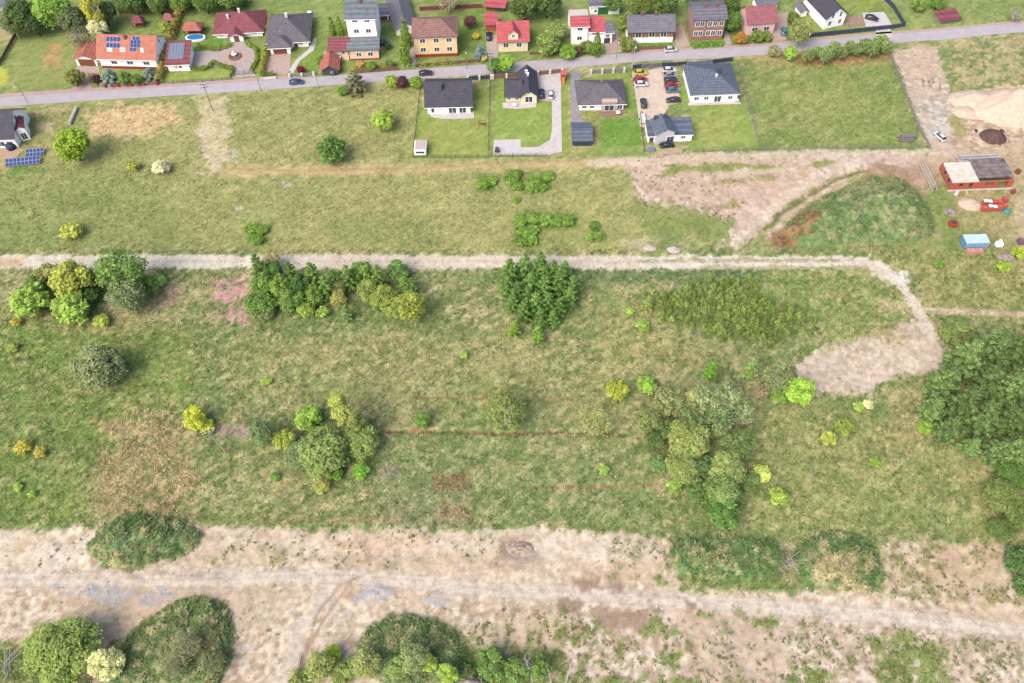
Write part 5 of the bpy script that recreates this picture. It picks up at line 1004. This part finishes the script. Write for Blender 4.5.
for (k, x, y, w_, c) in [('cone',258,266,20,MG),('medium',262,284,26,MG),('medium',280,287,26,(122,150,66)),('medium',256,305,26,MG),('medium',290,302,24,MG),('medium',300,285,24,DG),('cone',312,274,20,MG),('medium',315,295,24,(112,142,64)),('cone',325,287,20,MG),('cone',348,277,20,(116,146,76)),('medium',360,272,26,MG),('airy',368,291,24,(138,152,78)),('cone',378,277,20,MG),('airy',385,297,26,(142,156,76)),('airy',395,308,24,(140,152,76)),('medium',407,287,22,MG),('medium',335,278,20,MG),('medium',272,270,20,(104,138,66)),('cone',290,272,18,MG),('cone',302,300,14,MG),('medium',338,290,18,OL),('medium',378,300,22,(136,152,78)),('medium',268,305,22,(110,140,62))]:
    tree(k, x, y, w_, c, LB2, C, jit=.12, hs=1.1)
tree('medium',398,271,24,(108,140,80),'mid-green tree at upper right end of the long thicket near road',C)
tree('airy',411,307,32,(150,160,70),'big olive tree at lower right end of the long thicket',C,1.15); tree('airy',272,260,18,(166,160,110),'pale olive bush poking over gravel road above long thicket',C)
tree('medium',306,310,18,(148,172,72),'lime-olive bush on lower edge of the long thicket',C); tree('shrub',322,312,13,LM,'bright lime shrub at lower middle edge of the long thicket',C); tree('cone',346,312,14,(132,156,96),'small pale conical tree on lower edge of the long thicket',C); tree('medium',265,313,18,GG,'grey-green bush at lower left of the long thicket',C); tree('airy',338,299,17,(160,160,90),'yellow-olive tree at lower middle of the long thicket',C)
C = 'young trees of the central thicket'; LB3 = 'pointed young green tree in the compact central thicket touching the gravel road'
for (x, y, w_) in [(510,270,22),(525,266,22),(540,264,24),(553,272,22),(507,286,20),(518,291,20),(531,284,24),(545,286,22),(560,281,24),(573,285,20),(513,301,18),(524,311,20),(536,303,22),(548,302,20),(560,306,18),(570,296,20),(541,318,18),(553,318,16),(528,298,20),(565,270,18),(545,275,20)]:
    tree('cone', x, y, w_, (112,146,74), LB3, C, hs=.9, jit=.14)
tree('cone',538,333,15,(132,168,70),'bright small tree at bottom tip of the central thicket',C); tree('cone',514,328,13,(136,166,66),'bright small tree at lower left corner of the central thicket',C)
for a in [('shrub',630,311,9,LM,'tiny lime shrub left of the taller lime sapling'),('shrub',643,326,14,LM,'bright lime shrub just left of the dense sapling plantation'),('cone',648,303,13,(150,166,90),'pale green conical tree at left tip of sapling plantation'),('shrub',464,355,8,LM,'tiny lime shrub alone in open middle meadow'),('shrub',266,381,10,LM,'small lime shrub above left clump in dry grass'),('medium',422,420,18,MG,'small round green tree beside the reddish ditch')]: tree(*a)
# sapling plantation
def inpoly(x, y, pl):
    c = False
    for i in range(len(pl)):
        a, b = pl[i], pl[i-1]
        if (a[1] > y) != (b[1] > y) and x < (b[0]-a[0])*(y-a[1])/(b[1]-a[1])+a[0]: c = not c
    return c
PLN = [(655,297),(703,279),(758,279),(756,293),(792,306),(811,319),(800,332),(774,345),(758,344),(727,341),(705,330),(663,322)]
pts = []; rs = random.Random(3); tries = 0; pcx, pcy = 732, 312
while len(pts) < 290 and tries < 60000:
    tries += 1; x, y = rs.uniform(640,826), rs.uniform(272,354); f = rs.uniform(.82, 1.0) if rs.random() < .93 else 1.16; ix, iy = pcx+(x-pcx)/f, pcy+(y-pcy)/f
    dens0 = float(vn(np.array([x/16.]), np.array([y/9.]), 5)[0])
    if inpoly(ix, iy, PLN) and rs.random() < .35+.9*dens0 and all((x-a)**2/11+(y-b)**2/7 > 1 for a, b in pts): pts.append((x, y))
for x, y in pts: tree('sapling', x, y-2, rs.uniform(4.5, 7.5), rs.choice([(128,146,74),(136,152,80),(120,142,70)]), 'small olive-green sapling in the dense plantation below the gravel road', 'saplings of the plantation', jit=.25, hs=rs.uniform(.6, 1.1))
# left clump
C = 'clump of trees in the left middle meadow'
for a in [('medium',308,418,29,(144,176,78),'bright green tree at top of the left middle clump'),('birch',342,412,30,(160,170,84),'tall yellowish birch at top right of left middle clump'),('birch',357,425,22,(140,150,84),'slim olive birch behind the left middle clump'),('round',322,453,52,(138,158,90),'big round olive-green willow fronting left middle clump'),('round',300,457,30,(124,142,98),'grey-green round bush on left flank of big willow'),('round',361,441,36,(138,158,88),'second round willow right of the big one'),('shrub',361,470,18,(118,160,60),'bright green shrub below the second round willow'),('shrub',336,474,14,(118,160,60),'small bright shrub at foot of the big willow'),('shrub',322,487,15,(166,170,88),'small pale olive shrub below big round willow'),('airy',262,432,28,(116,136,90),'dull grey-green bush at left end of middle clump'),('medium',284,440,24,(160,172,74),'yellowish bush left of the bright green clump tree')]: tree(*a, group=C)
tree('medium',195,418,26,(176,184,56),'yellow bush left of the leaning pale power pole'); tree('shrub',206,426,16,(172,180,56),'small yellow shrub against the leaning pale power pole')
tree('shrub',23,447,16,(176,172,70),'ochre shrub in lower left meadow'); tree('shrub',40,452,12,(178,172,74),'smaller ochre shrub right of its twin in lower left meadow'); tree('shrub',18,487,9,LM,'tiny lime shrub low in the left meadow'); tree('shrub',32,494,8,LM,'tiny lime shrub lowest in the left meadow')
tree('shrub',275,477,10,(112,150,70),'small green shrub below left flank of middle clump'); tree('lone',505,411,42,(134,148,80),'white-trunked spreading birch alone in central meadow', hs=1.2); tree('sparse',597,424,34,(156,160,98),'thin pale-olive leafing tree right of the lone birch', hs=.7); tree('shrub',604,470,11,LM,'tiny lime shrub below the thin pale-olive tree')
# centre-right clump
C = 'big clump of trees right of centre'
for a in [('medium',617,390,24,(164,174,66),'yellow-olive tree at upper left of the big clump'),('medium',647,385,21,(146,180,74),'bright green upright tree at top of the big clump'),('airy',669,402,34,(140,148,96),'olive birch-like tree left of the pale slim birch'),('birch',689,402,18,(166,168,106),'pale slim birch in the upper big clump'),('cone',711,370,17,(120,164,66),'bright young conical tree above the big clump'),('cone',752,368,17,(142,168,94),'pale young conical tree above right of the big clump'),('sparse',776,380,34,(138,150,96),'thin grey-olive tree beside the lime bush and bare patch'),('medium',800,392,32,(152,186,72),'bright lime round bush at edge of the bare stony patch'),('shrub',779,398,16,(128,158,72),'green shrub left of the bright lime round bush'),
    ('airy',705,403,38,(146,158,108),'grey-green tree left in the upper big clump'),('airy',726,400,36,(142,156,110),'grey-green tree in the middle of upper big clump'),('airy',742,412,30,(138,152,106),'grey-green tree at right of upper big clump'),('airy',718,420,34,(122,142,92),'darker grey-green tree low in the upper big clump'),('sparse',760,392,18,(164,150,116),'nearly bare brownish tree at right of the big clump'),
    ('round',688,440,44,(146,158,90),'big olive tree in the centre of the big clump'),('round',682,467,34,(140,154,88),'lower olive tree fronting the centre of big clump'),('medium',658,464,20,(112,144,88),'blue-green bush at left foot of the big clump'),('shrub',674,487,15,LM,'lime shrub at left foot of the big clump'),('broad',726,470,36,(144,158,94),'big olive tree at lower right of the big clump'),('broad',722,490,38,(124,146,84),'dark green tree at bottom of the big clump'),('medium',724,512,36,(98,134,66),'low green bush spreading below the big clump'),('shrub',747,437,15,(134,172,74),'bright shrub at right edge of the big clump'),('airy',648,421,28,(130,142,86),'dull olive tree at left edge of the big clump'),('medium',655,440,24,(98,120,70),'dark bush at left below dull olive clump tree'),('medium',705,468,28,(92,116,66),'dark bush between two big olive trees'),('broad',738,446,32,(112,132,80),'grey-green tree behind the lower right olive tree'),('airy',690,420,30,(118,134,84),'olive tree between slim birch and big centre olive'),('medium',668,430,26,(104,126,72),'dark green tree behind left side of centre olive'),('medium',700,492,28,(104,130,72),'dark bush left at the foot of the big clump'),('medium',750,482,22,(112,136,76),'green bush at right foot of the big clump')]: tree(*a, group=C)
for a in [('shrub',761,474,19,(184,196,100),'pale lime shrub right of the big clump'),('shrub',779,497,19,(158,182,76),'bright yellow-green shrub lower right of the big clump'),('shrub',829,438,15,(164,172,76),'pale yellow-green shrub on the right meadow'),('shrub',845,427,20,(132,148,68),'olive shrub next to a paler one on right meadow'),('shrub',868,404,11,(196,196,150),'whitish flowering shrub below the bare stony patch'),('shrub',858,407,11,(160,184,84),'small light green shrub left of the whitish flowering one'),('shrub',875,462,12,(134,160,60),'small green shrub alone low in the right meadow')]: tree(*a)
# right grove
C = 'trees of the right edge grove'; LB4 = 'dense dark-green conifer-like tree in the big grove at the right edge'
for (x, y, w_) in [(945,382,38),(968,356,38),(994,346,38),(1020,350,40),(934,408,28),(965,404,36),(990,380,40),(1014,386,38),(950,428,28),(984,418,40),(1010,420,38),(1030,412,36),(972,446,22),(1000,450,32),(1024,450,34)]:
    tree('spruce', x, y, w_, (116,142,84), LB4, C, hs=.75+.5*((x*7+y*3) % 10)/10, jit=.26)
for (x, y, w_, c, l) in [(1003,496,38,(124,138,78),'olive-green tree below right edge conifer grove'),(1022,515,36,(112,130,72),'olive tree cut by right edge below conifer grove'),(1012,475,30,(100,132,66),'green tree between conifers and olive-green tree'),(1000,528,26,(104,126,68),'low olive tree nearest the bare earth at right edge')]: tree('round', x, y, w_, c, l, hs=.9)
tree('medium',932,410,22,(128,164,66),'bright green bush on left flank of right edge grove'); tree('medium',925,428,16,(134,164,70),'light green bush at lower left flank of right edge grove'); tree('medium',955,332,32,(122,138,80),'low olive bush between side track and right grove', hs=.6); tree('medium',1018,562,28,(98,128,74),'dark green bush at right edge beside bare earth'); tree('medium',1025,585,26,(98,126,74),'lowest dark green bush at right edge by bare earth')
# bottom edge
tree('big',62,652,76,(140,158,84),'large green tree at lower left corner of the photo', hs=.7); tree('medium',107,664,36,(194,196,140),'pale whitish-leaved bush right of lower left corner tree')
tree('sparse',186,643,34,(132,134,100),'thin grey-brown tree upper on the lower left mound', hs=.7); tree('sparse',175,664,30,(128,132,96),'thin grey-brown tree lower left on the lower left mound', hs=.7); tree('sparse',213,664,30,(120,128,88),'thin grey-brown tree lower right on the lower left mound', hs=.7)
for a in [('medium',332,654,20,(166,190,66),'lime bush topping the bottom olive bushes'),('airy',320,666,32,(148,158,92),'olive bush at left of bottom middle group'),('medium',344,672,28,(136,152,84),'green bush in bottom middle group'),('airy',366,664,32,(152,162,98),'pale olive tree right of bottom middle group'),('airy',413,658,32,(138,150,100),'grey-olive tree before the round green mound'),('medium',397,668,24,(130,152,84),'green bush left of grey-olive mound tree'),('medium',428,662,20,(158,180,74),'lime bush right of grey-olive mound tree'),('medium',448,674,22,(150,176,76),'bright lime bush at foot of round mound'),('medium',492,664,34,(106,136,70),'low dark green bush right of round mound'),('medium',515,672,30,(116,142,76),'low green bush by the bare dead stems'),('medium',540,668,26,(112,140,70),'low green bush left of the tall dead tree'),('medium',300,680,24,(140,152,88),'olive bush beside grey sticks at bottom edge')]: tree(*a)
def dead(px0, px1, label, seed, hgt):
    p = G(*px0); r = random.Random(seed); t = thing('dead_tree', label, 'tree', tuple(p)); top = P(*px1, hgt)-p; q = MB(); q.tube([(0,0,-.2),tuple(top*.5+Vector((.15,0,0))),tuple(top)], [.16,.1,.03], 6); q.build('trunk', DEADB, t)
    for k in range(9):
        f = r.uniform(.35,.95); b = top*f; e = b+Vector((r.uniform(-1.4,1.4), r.uniform(-1.2,1.2), r.uniform(.4,1.4))); q = MB(); q.tube([tuple(b), tuple((b+e)/2+Vector((0,0,.2))), tuple(e)], [.06,.04,.015], 5); q.build('branch', DEADB, t)
dead((566,683),(574,648),'tall bare white dead tree at bottom edge of photo',3,9); dead((533,683),(524,655),'forked bare dead tree left of the tall white one',5,7); dead((552,686),(546,665),'short bare dead tree between two taller dead ones',8,6)
def sticks(label, spots, seed):
    r = random.Random(seed); p = G(*spots); t = thing('brushwood', label, 'brushwood', tuple(p))
    for k in range(9): a = r.uniform(0, 6.28); L = r.uniform(1.5, 3.2); q = MB(); o = Vector((r.uniform(-1,1), r.uniform(-1,1), .15+.08*k)); d = Vector((math.cos(a), math.sin(a), r.uniform(-.05,.12)))*L; q.tube([tuple(o-d), tuple(o+d)], [.07,.03], 5); q.build('branch', DEADB, t)
sticks('grey branches heaped beside the curving track at bottom edge', (300,672), 2); sticks('bleached branches heaped at lower left corner of photo', (8,662), 6); sticks('dark scrap branches between the two lower right mounds', (790,562), 9)
# upper meadow
for a in [('medium',383,120,25,(158,182,80),'round lime-green tree in the upper meadow below the road'),('medium',332,150,32,(104,136,70),'round dark-green tree in upper meadow above the farm track'),('broad',73,146,38,(142,168,52),'large bright green tree right of the left edge house'),('shrub',160,167,17,(196,192,160),'round white flowering shrub in upper left meadow'),('shrub',133,166,12,(166,172,70),'small yellow-green shrub left of white flowering one'),('shrub',71,231,20,(170,178,82),'yellowish low shrub above the gravel road at left'),('spruce',355,82,25,(128,128,100),'brownish-green conifer overlapping the road edge',None,.6),('medium',342,91,11,(112,156,56),'small bright bush left of brownish roadside conifer'),('medium',402,82,14,(98,66,78),'dark purple bush on lower road edge'),('medium',392,81,15,(146,170,62),'yellow-green bush left of the purple roadside bush'),('medium',416,82,14,(128,156,62),'green bush right of the purple roadside bush'),('broad',495,66,17,(112,140,74),'dull green roadside tree left of its brighter twin'),('broad',506,64,19,(142,180,62),'bright green roadside tree by the brown panel fence'),
    ('airy',801,32,24,(142,152,88),'tall slender roadside tree right of pink house drive',None,1.15),('medium',791,53,16,(148,180,76),'bright green bush at foot of tall slender roadside tree'),('medium',774,51,14,(150,148,110),'greyish bush left of bright roadside bush'),('shrub',1003,267,14,(150,176,60),'yellow-green shrub at right edge below the building plot'),('shrub',1019,253,14,(160,180,60),'yellow-green shrub at right edge beside debris heap'),('shrub',938,264,10,(116,150,66),'small green shrub below the blue container')]: tree(*a)
rs = random.Random(12)
for (x, y) in [(808,56),(817,52),(826,55),(834,50),(842,53),(850,48),(857,50),(865,46),(873,49),(880,44),(887,47)]: tree(rs.choice(['medium','airy','airy']), x, y, rs.uniform(12, 19), (132,152,92), 'tall grey-green willow bush in the row along lower road edge', 'willow bush row along the road', jit=.16, hs=rs.uniform(.8, 1.3))
# low green clumps in the upper field
for (x, y, w_) in [(521,220,14),(533,218,14),(546,220,14),(557,222,12),(568,221,13),(525,232,14),(534,230,12),(522,241,13),(532,240,12),(512,180,14),(518,186,12),(515,174,12),(536,182,14),(549,176,12),(532,188,12),(543,187,10),(594,226,12),(590,237,10),(600,236,10),(483,184,13),(492,180,11),(516,200,8),(252,228,13),(262,230,12),(257,240,12)]:
    tree('shrub', x, y, w_, (118,150,62), 'low dark-green weed clump in the pale upper field', 'weed clumps of the upper field', jit=.12, hs=.7)
# gardens north
GT = [('broad',22,16,34,(86,112,66),'dark tree at top left beside pale house corner'),('airy',12,24,26,(112,124,80),'thin olive tree at the top left edge'),('broad',52,12,38,(134,168,72),'bright green tree in the top left grove'),('broad',72,20,30,(104,118,84),'grey-green tree in the top left grove'),('birch',93,10,24,(176,176,60),'yellow-leaved tall tree in top left grove'),('broad',104,14,28,(96,112,76),'dark grey tree right of the yellow-leaved tall tree'),('sparse',80,38,26,(128,126,96),'brownish thin tree beside the red roofed garage'),('medium',98,28,22,(204,204,168),'white blossoming bush behind the orange-roofed house'),('broad',34,24,26,(82,104,64),'dark green tree below top left grove'),
    ('spruce',109,76,20,(138,156,146),'blue-grey spruce left in front of orange-roofed house',None,.55),('spruce',150,74,18,(120,140,132),'blue-grey spruce right in front of orange-roofed house',None,.55),('medium',74,78,20,(128,132,72),'olive bush left of garage drive'),('medium',96,79,11,(96,60,74),'dark purple bush right of garage drive'),('medium',125,78,16,(112,140,66),'green bush between two blue-grey spruces'),('medium',136,80,13,(110,136,66),'second green bush between two blue-grey spruces'),
    ('medium',165,28,16,(150,164,74),'yellow-green bush beside garden hedge and shelter'),('shrub',301,70,9,(126,40,60),'dark red round shrub in bungalow front garden'),('broad',134,2,26,(96,124,66),'green tree left at top edge behind long garden'),('broad',158,3,24,(106,130,66),'green tree in middle of top edge behind long garden'),('broad',180,3,22,(116,140,68),'green tree right at top edge behind long garden'),('broad',205,2,26,(100,128,62),'green tree at top edge above red gazebo'),('broad',232,1,24,(104,130,64),'green tree at top edge above dark red hip roof'),
    ('sparse',448,2,24,(150,134,112),'nearly bare brown tree at top edge behind yellow house'),('broad',525,6,32,(96,116,64),'dark green tree at top behind red-roofed cream house'),('broad',547,4,30,(90,110,62),'dark green tree at top right behind red-roofed cream house'),('medium',556,32,24,(142,158,92),'pale green bush in garden left of white row'),('medium',548,44,26,(130,150,80),'green bush low in garden left of white row'),('medium',568,52,18,(132,166,66),'bright bush at front of white row by the road'),('medium',577,51,12,(104,84,72),'dark brown bush before the white row'),('medium',588,47,16,(120,138,70),'olive bush before middle white house'),('column',597,43,9,(110,138,58),'dark columnar thuja before white annex'),
    ('medium',627,22,20,(128,148,66),'green bush between driveway and single storey brick house'),('medium',628,44,18,(126,140,72),'olive bush at left corner of single storey brick house'),('broad',640,5,26,(112,130,60),'green tree at top behind single storey brick house'),('broad',664,4,28,(104,126,64),'green tree left of two storey brick house at top'),('broad',731,22,22,(104,136,62),'green tree right of two storey brick house'),('broad',728,6,24,(96,122,60),'tree at top between brick house and pink house'),('medium',741,38,14,(170,130,62),'orange-tinted bush at left corner of pink house'),('medium',757,36,14,(116,140,64),'green bush before left window of pink house'),('medium',766,36,12,(122,142,66),'green bush before right window of pink house'),
    ('broad',470,22,14,(110,80,80),'purple-brown small tree in garden right of yellow house'),('spruce',480,52,14,(128,150,158),'blue spruce in garden right of yellow house',None,.75),('medium',476,36,8,(200,180,60),'yellow shrub in garden right of yellow house'),('medium',484,58,7,(206,196,70),'yellow shrub by foot of the blue spruce'),('column',404,48,11,(118,146,56),'tall thuja column lower one left of yellow house'),('column',405,32,10,(114,142,56),'tall thuja column upper one left of yellow house'),('column',331,25,7,(118,142,60),'left thuja of a pair beside tall white house'),('column',339,25,7,(118,142,60),'right thuja of a pair beside tall white house'),
    ('broad',700,1,30,(92,116,60),'tree at top edge behind two storey brick house'),('broad',612,4,20,(100,126,66),'tree at top edge right of green doors'),('broad',938,3,16,(112,146,62),'green tree at top edge among right allotments'),('medium',918,4,16,(124,150,70),'green bush at top edge left of allotment tree'),('sparse',1016,14,16,(150,148,124),'thin bare tree at top right corner'),('medium',794,18,14,(106,130,66),'dark bush right of pink house drive'),('medium',320,60,12,(120,150,60),'green bush left of the little red carport'),('medium',372,66,11,(116,148,66),'bush in flower garden before peach extension'),('medium',360,64,9,(200,160,120),'pale orange flowering bush before peach extension'),('medium',390,64,10,(110,130,70),'green bush right in garden before peach extension'),('medium',388,46,8,(70,96,72),'dark green bush right of tall white house car')]
for a in GT: tree(*a)
def hedge(label, pts, wid, hgt, rgb, dens_=14, seed=0):
    r = np.random.default_rng(seed); p0 = G(*pts[0]); V_ = [np.array(G(*p)-p0) for p in pts]; P_, N_ = [], []
    for a, b in zip(V_[:-1], V_[1:]):
        d = b-a; L = np.linalg.norm(d); n = int(L*dens_*(hgt+wid)*1.3); u = r.random(n); e = d/L; nr = np.array([-e[1], e[0], 0]); ph = r.uniform(-.3, math.pi+.3, n); k = 1+.12*np.sin(u*L*2.1)+.08*r.normal(size=n)
        P_.append(a+u[:, None]*d+nr*(np.cos(ph)*wid/2*k)[:, None]+np.array([0, 0, 1])*(np.clip(np.sin(ph), 0, 1)**.6*hgt*k*r.uniform(.55, 1, n)**.5)[:, None]); N_.append(nr*np.cos(ph)[:, None]+np.array([0, 0, 1])*np.sin(ph)[:, None])
    Pn, Nn = np.concatenate(P_), np.concatenate(N_); c = np.clip(1+r.normal(0, .16, len(Pn)), .5, 1.6)[:, None]*np.ones(3); me = leafmesh('hedge', Pn, Nn, .28, c, r); o = link(bpy.data.objects.new('hedge', me)); o.location = p0; o.color = (*[float(v) for v in A(*rgb, LK)], 1); tag(o, label, 'hedge'); return o
hedge('long tall yellowish hedge between orange-roofed house and solar shed', [(159,84),(170,45),(180,14)], 2.0, 2.6, (164,150,84), seed=1)
hedge('tall olive hedge right of the cobbled circle garden', [(262,76),(268,45),(271,18)], 1.6, 2.2, (142,142,70), seed=2)
hedge('low clipped hedge curving below the cobbled circle', [(192,70),(209,69),(213,63),(222,67),(233,69),(232,78)], 1.1, 1.2, (112,128,58), seed=3)
hedge('low clipped hedge curving above the cobbled circle', [(196,46),(216,51),(232,46)], 1.1, 1.2, (120,134,60), seed=4)
hedge('low clipped hedge on right rim of cobbled circle', [(247,43),(256,50),(258,60),(251,72)], 1.1, 1.2, (118,134,58), seed=5)
hedge('dark evergreen hedge at roadside below grey bungalow driveway', [(262,78),(274,76)], 1.6, 1.8, (96,112,60), seed=6)
hedge('green hedge behind dark fence right of pink house', [(420,66),(456,63)], .9, .9, (136,160,60), seed=7)['label'] = 'low bright hedge before the yellow house'
hedge('green hedge strip before two storey brick house', [(691,47),(722,45)], 2.2, 1.2, (104,146,62), seed=8)
hedge('green hedge strip before single storey brick house', [(641,48),(672,46)], 1.6, 1.0, (116,150,66), seed=9)
hedge('long dark green hedge at far top behind the gardens', [(115,8),(185,6),(250,4)], 2.5, 3, (100,120,62), seed=10)
hedge('flowering front border with orange and green shrubs by peach extension', [(352,69),(378,67),(396,66)], 1.4, 1.0, (150,150,70), seed=11)
hedge('colourful shrub border before orange-roofed house', [(104,84),(130,83.5),(156,82)], 1.6, 1.1, (166,134,88), seed=12)
hedge('green shrub row right of the pink house drive', [(694,40),(726,14)], .8, .8, (110,136,64), seed=13)['label'] = 'green shrub line between two storey brick house and pink house'

# ------------------------------------------------------------------ grass tufts and stones (uncountable)
def scatter_pts(n, seed):
    r = np.random.default_rng(seed); y = r.uniform(18, 262, n); x = r.uniform(-1, 1, n)*(512/F)*(y*CP+H*SP)*1.03
    i = np.clip(np.searchsorted(gx, x), 1, NX-1)-1; j = np.clip(np.searchsorted(gy, y), 1, NY-1)-1; return r, x, y, i, j
def tufts():
    n = 330000; r, x, y, i, j = scatter_pts(n, 5); pr = TUFT[j, i]*(.35+.9*N1[j, i]); keep = (r.random(n) < pr) & (PY[j, i] > 100-PX[j, i]*.07)
    x, y, i, j = x[keep], y[keep], i[keep], j[keep]; n = len(x); z = Z[j, i]; hh = r.uniform(.10, .30, n)*(.6+.8*N2[j, i])*(.7+.45*TUFT[j, i]); up = (PY[j, i] < 250); col = COL[j, i]*np.where(up, r.uniform(1.0, 1.5, n), r.uniform(.75, 1.85, n))[:, None]; hh = hh*np.where(up, .7, 1)
    st = r.random(n) < .16; col[st] = col[st]*.5+A(216,200,150)*.6
    Vs, Cs = [], []
    for b in range(3):
        a = r.uniform(0, 6.28, n); w_ = r.uniform(.07, .17, n); ln = hh*r.uniform(1.6, 2.8, n); ca, sa = np.cos(a), np.sin(a)
        Vs.append(np.stack([np.stack([x-sa*w_, y+ca*w_, z-.03], -1), np.stack([x+sa*w_, y-ca*w_, z-.03], -1), np.stack([x+ca*ln, y+sa*ln, z+hh*r.uniform(.6, 1.1, n)], -1)], 1)); Cs.append(np.repeat((col*r.uniform(.85, 1.15, n)[:, None])[:, None], 3, 1))
    Vv = np.concatenate(Vs).reshape(-1, 3); Cc = np.concatenate(Cs).reshape(-1, 3); o = np_mesh('grass', Vv, np.arange(len(Vv)).reshape(-1, 3), Cc, blade()); o['kind'] = 'stuff'; o['label'] = 'rough meadow grass and weeds'
tufts()
def weeds():
    r, x, y, i, j = scatter_pts(90000, 21); on_m = CLS[j, i] == 3; keep = (on_m & (r.random(len(x)) < .8)) | ((CLS[j, i] == 1) & (r.random(len(x)) < WEED[j, i]*1.3*(N2[j, i] > .5)))
    x, y, i, j, on_m = x[keep], y[keep], i[keep], j[keep], on_m[keep]; n = len(x); z = Z[j, i]; R0 = np.where(on_m, r.uniform(.25, .7, n), r.uniform(.1, .38, n)); hh = np.where(on_m, r.uniform(.2, .6, n), R0*.5)
    base = np.where(on_m[:, None], COL[j, i]*1.5, A(140,146,92)*r.uniform(.9, 1.4, n)[:, None]); dry = r.random(n) < np.where(on_m, .10, .22); base[dry] = A(184,164,124)*r.uniform(.7, 1.1, dry.sum())[:, None]
    Vs, Cs = [], []
    for b in range(9):
        a = r.uniform(0, 6.28, n); k = R0*r.uniform(.3, 1, n); cx_, cy_ = x+np.cos(a)*k*.6, y+np.sin(a)*k*.6; w_ = R0*r.uniform(.25, .5, n); ca, sa = np.cos(a), np.sin(a); h0, h1 = z+hh*r.uniform(.2, .9, n), z+hh*r.uniform(.1, 1, n)
        Vs.append(np.stack([np.stack([cx_-sa*w_, cy_+ca*w_, h0], -1), np.stack([cx_+sa*w_, cy_-ca*w_, h0], -1), np.stack([cx_+ca*k, cy_+sa*k, h1], -1)], 1)); Cs.append(np.repeat((base*r.uniform(.75, 1.25, n)[:, None])[:, None], 3, 1))
    Vv = np.concatenate(Vs).reshape(-1, 3); o = np_mesh('weeds', Vv, np.arange(len(Vv)).reshape(-1, 3), np.concatenate(Cs).reshape(-1, 3), blade()); o['kind'] = 'stuff'; o['label'] = 'nettles and low weeds on mounds and bare earth'
weeds()
def reeds():
    pl = [([(100,430),(130,410),(170,402),(194,440),(192,515),(150,522),(104,512)], (A(186,160,118), A(218,198,156), A(140,150,96)), .34), ([(86,112),(120,105),(174,104),(177,119),(140,136),(95,134)], (A(232,202,164), A(220,190,148), A(200,190,134)), .4), ([(800,62),(850,56),(888,58),(880,64),(820,68)], (A(190,130,98), A(200,164,120), A(150,160,100)), .4), ([(776,246),(782,236),(800,226),(810,230),(800,244)], (A(150,100,78), A(170,126,100), A(140,140,92)), .4), ([(432,474),(470,474),(472,524),(434,522)], (A(180,142,110), A(208,186,150), A(140,146,96)), .25)]
    r, x, y, i, j = scatter_pts(150000, 31); Vs, Cs = [], []
    for poly, cols, den in pl:
        m, sd_ = sdist(poly); full = np.full(X.shape, -99.); full[m] = sd_; k = (full[j, i]+(N1[j, i]-.5)*16 > 0) & (r.random(len(x)) < den) & (N2[j, i] > .38); xx, yy, n = x[k], y[k], int(k.sum()); z = Z[j[k], i[k]]; pick = r.integers(0, 3, n); base = np.array(cols)[pick]*1.7
        for b in range(6):
            a = r.uniform(0, 6.28, n); o = r.uniform(0, .35, n); cx_, cy_ = xx+np.cos(a)*o, yy+np.sin(a)*o; w_ = r.uniform(.06, .13, n); h1 = z+r.uniform(.2, .6, n); ca, sa = np.cos(a), np.sin(a); ln = r.uniform(.3, .7, n)
            Vs.append(np.stack([np.stack([cx_-sa*w_, cy_+ca*w_, z], -1), np.stack([cx_+sa*w_, cy_-ca*w_, z], -1), np.stack([cx_+ca*ln, cy_+sa*ln, h1], -1)], 1)); Cs.append(np.repeat((base*r.uniform(.7, 1.3, n)[:, None])[:, None], 3, 1))
    Vv = np.concatenate(Vs).reshape(-1, 3); o = np_mesh('reeds', Vv, np.arange(len(Vv)).reshape(-1, 3), np.concatenate(Cs).reshape(-1, 3), blade()); o['kind'] = 'stuff'; o['label'] = 'dry straw-coloured reeds and dead stems'
reeds()
def stones():
    n = 170000; r, x, y, i, j = scatter_pts(n, 9); gv = CLS[j, i] == 2; keep = (r.random(n) < np.where(gv, .95, DIRT[j, i]*.8*(N2[j, i]*1.6-.2))); x, y, i, j = x[keep], y[keep], i[keep], j[keep]; n = len(x); z = Z[j, i]; gv = CLS[j, i] == 2; s = r.uniform(.06, .22, n)*(1+1.2*(r.random(n) < .06))*np.where(gv, 1.25, 1); col = COL[j, i]*np.where(gv, r.uniform(.65, 1.7, n), r.uniform(.75, 1.6, n))[:, None]
    col = np.clip(col, .01, .6); base = np.array([[1,0,-.3],[-.5,.87,-.3],[-.5,-.87,-.3],[.1,.1,.7]]); a = r.uniform(0, 6.28, n); ca, sa = np.cos(a), np.sin(a); Vv = []
    for b in base: Vv.append(np.stack([x+s*(ca*b[0]-sa*b[1]), y+s*(sa*b[0]+ca*b[1]), z+s*b[2]*.8], -1))
    Vv = np.stack(Vv, 1).reshape(-1, 3); k = np.arange(n)[:, None]*4; Fv = np.concatenate([k+np.array([0,1,3]), k+np.array([1,2,3]), k+np.array([2,0,3])]); o = np_mesh('rubble', Vv, Fv, np.repeat(col[:, None], 4, 1).reshape(-1, 3), mat('stone', (1,1,1), .95, .1, .5, attr='Col')); o['kind'] = 'stuff'; o['label'] = 'loose stones and clods on bare earth'
stones()
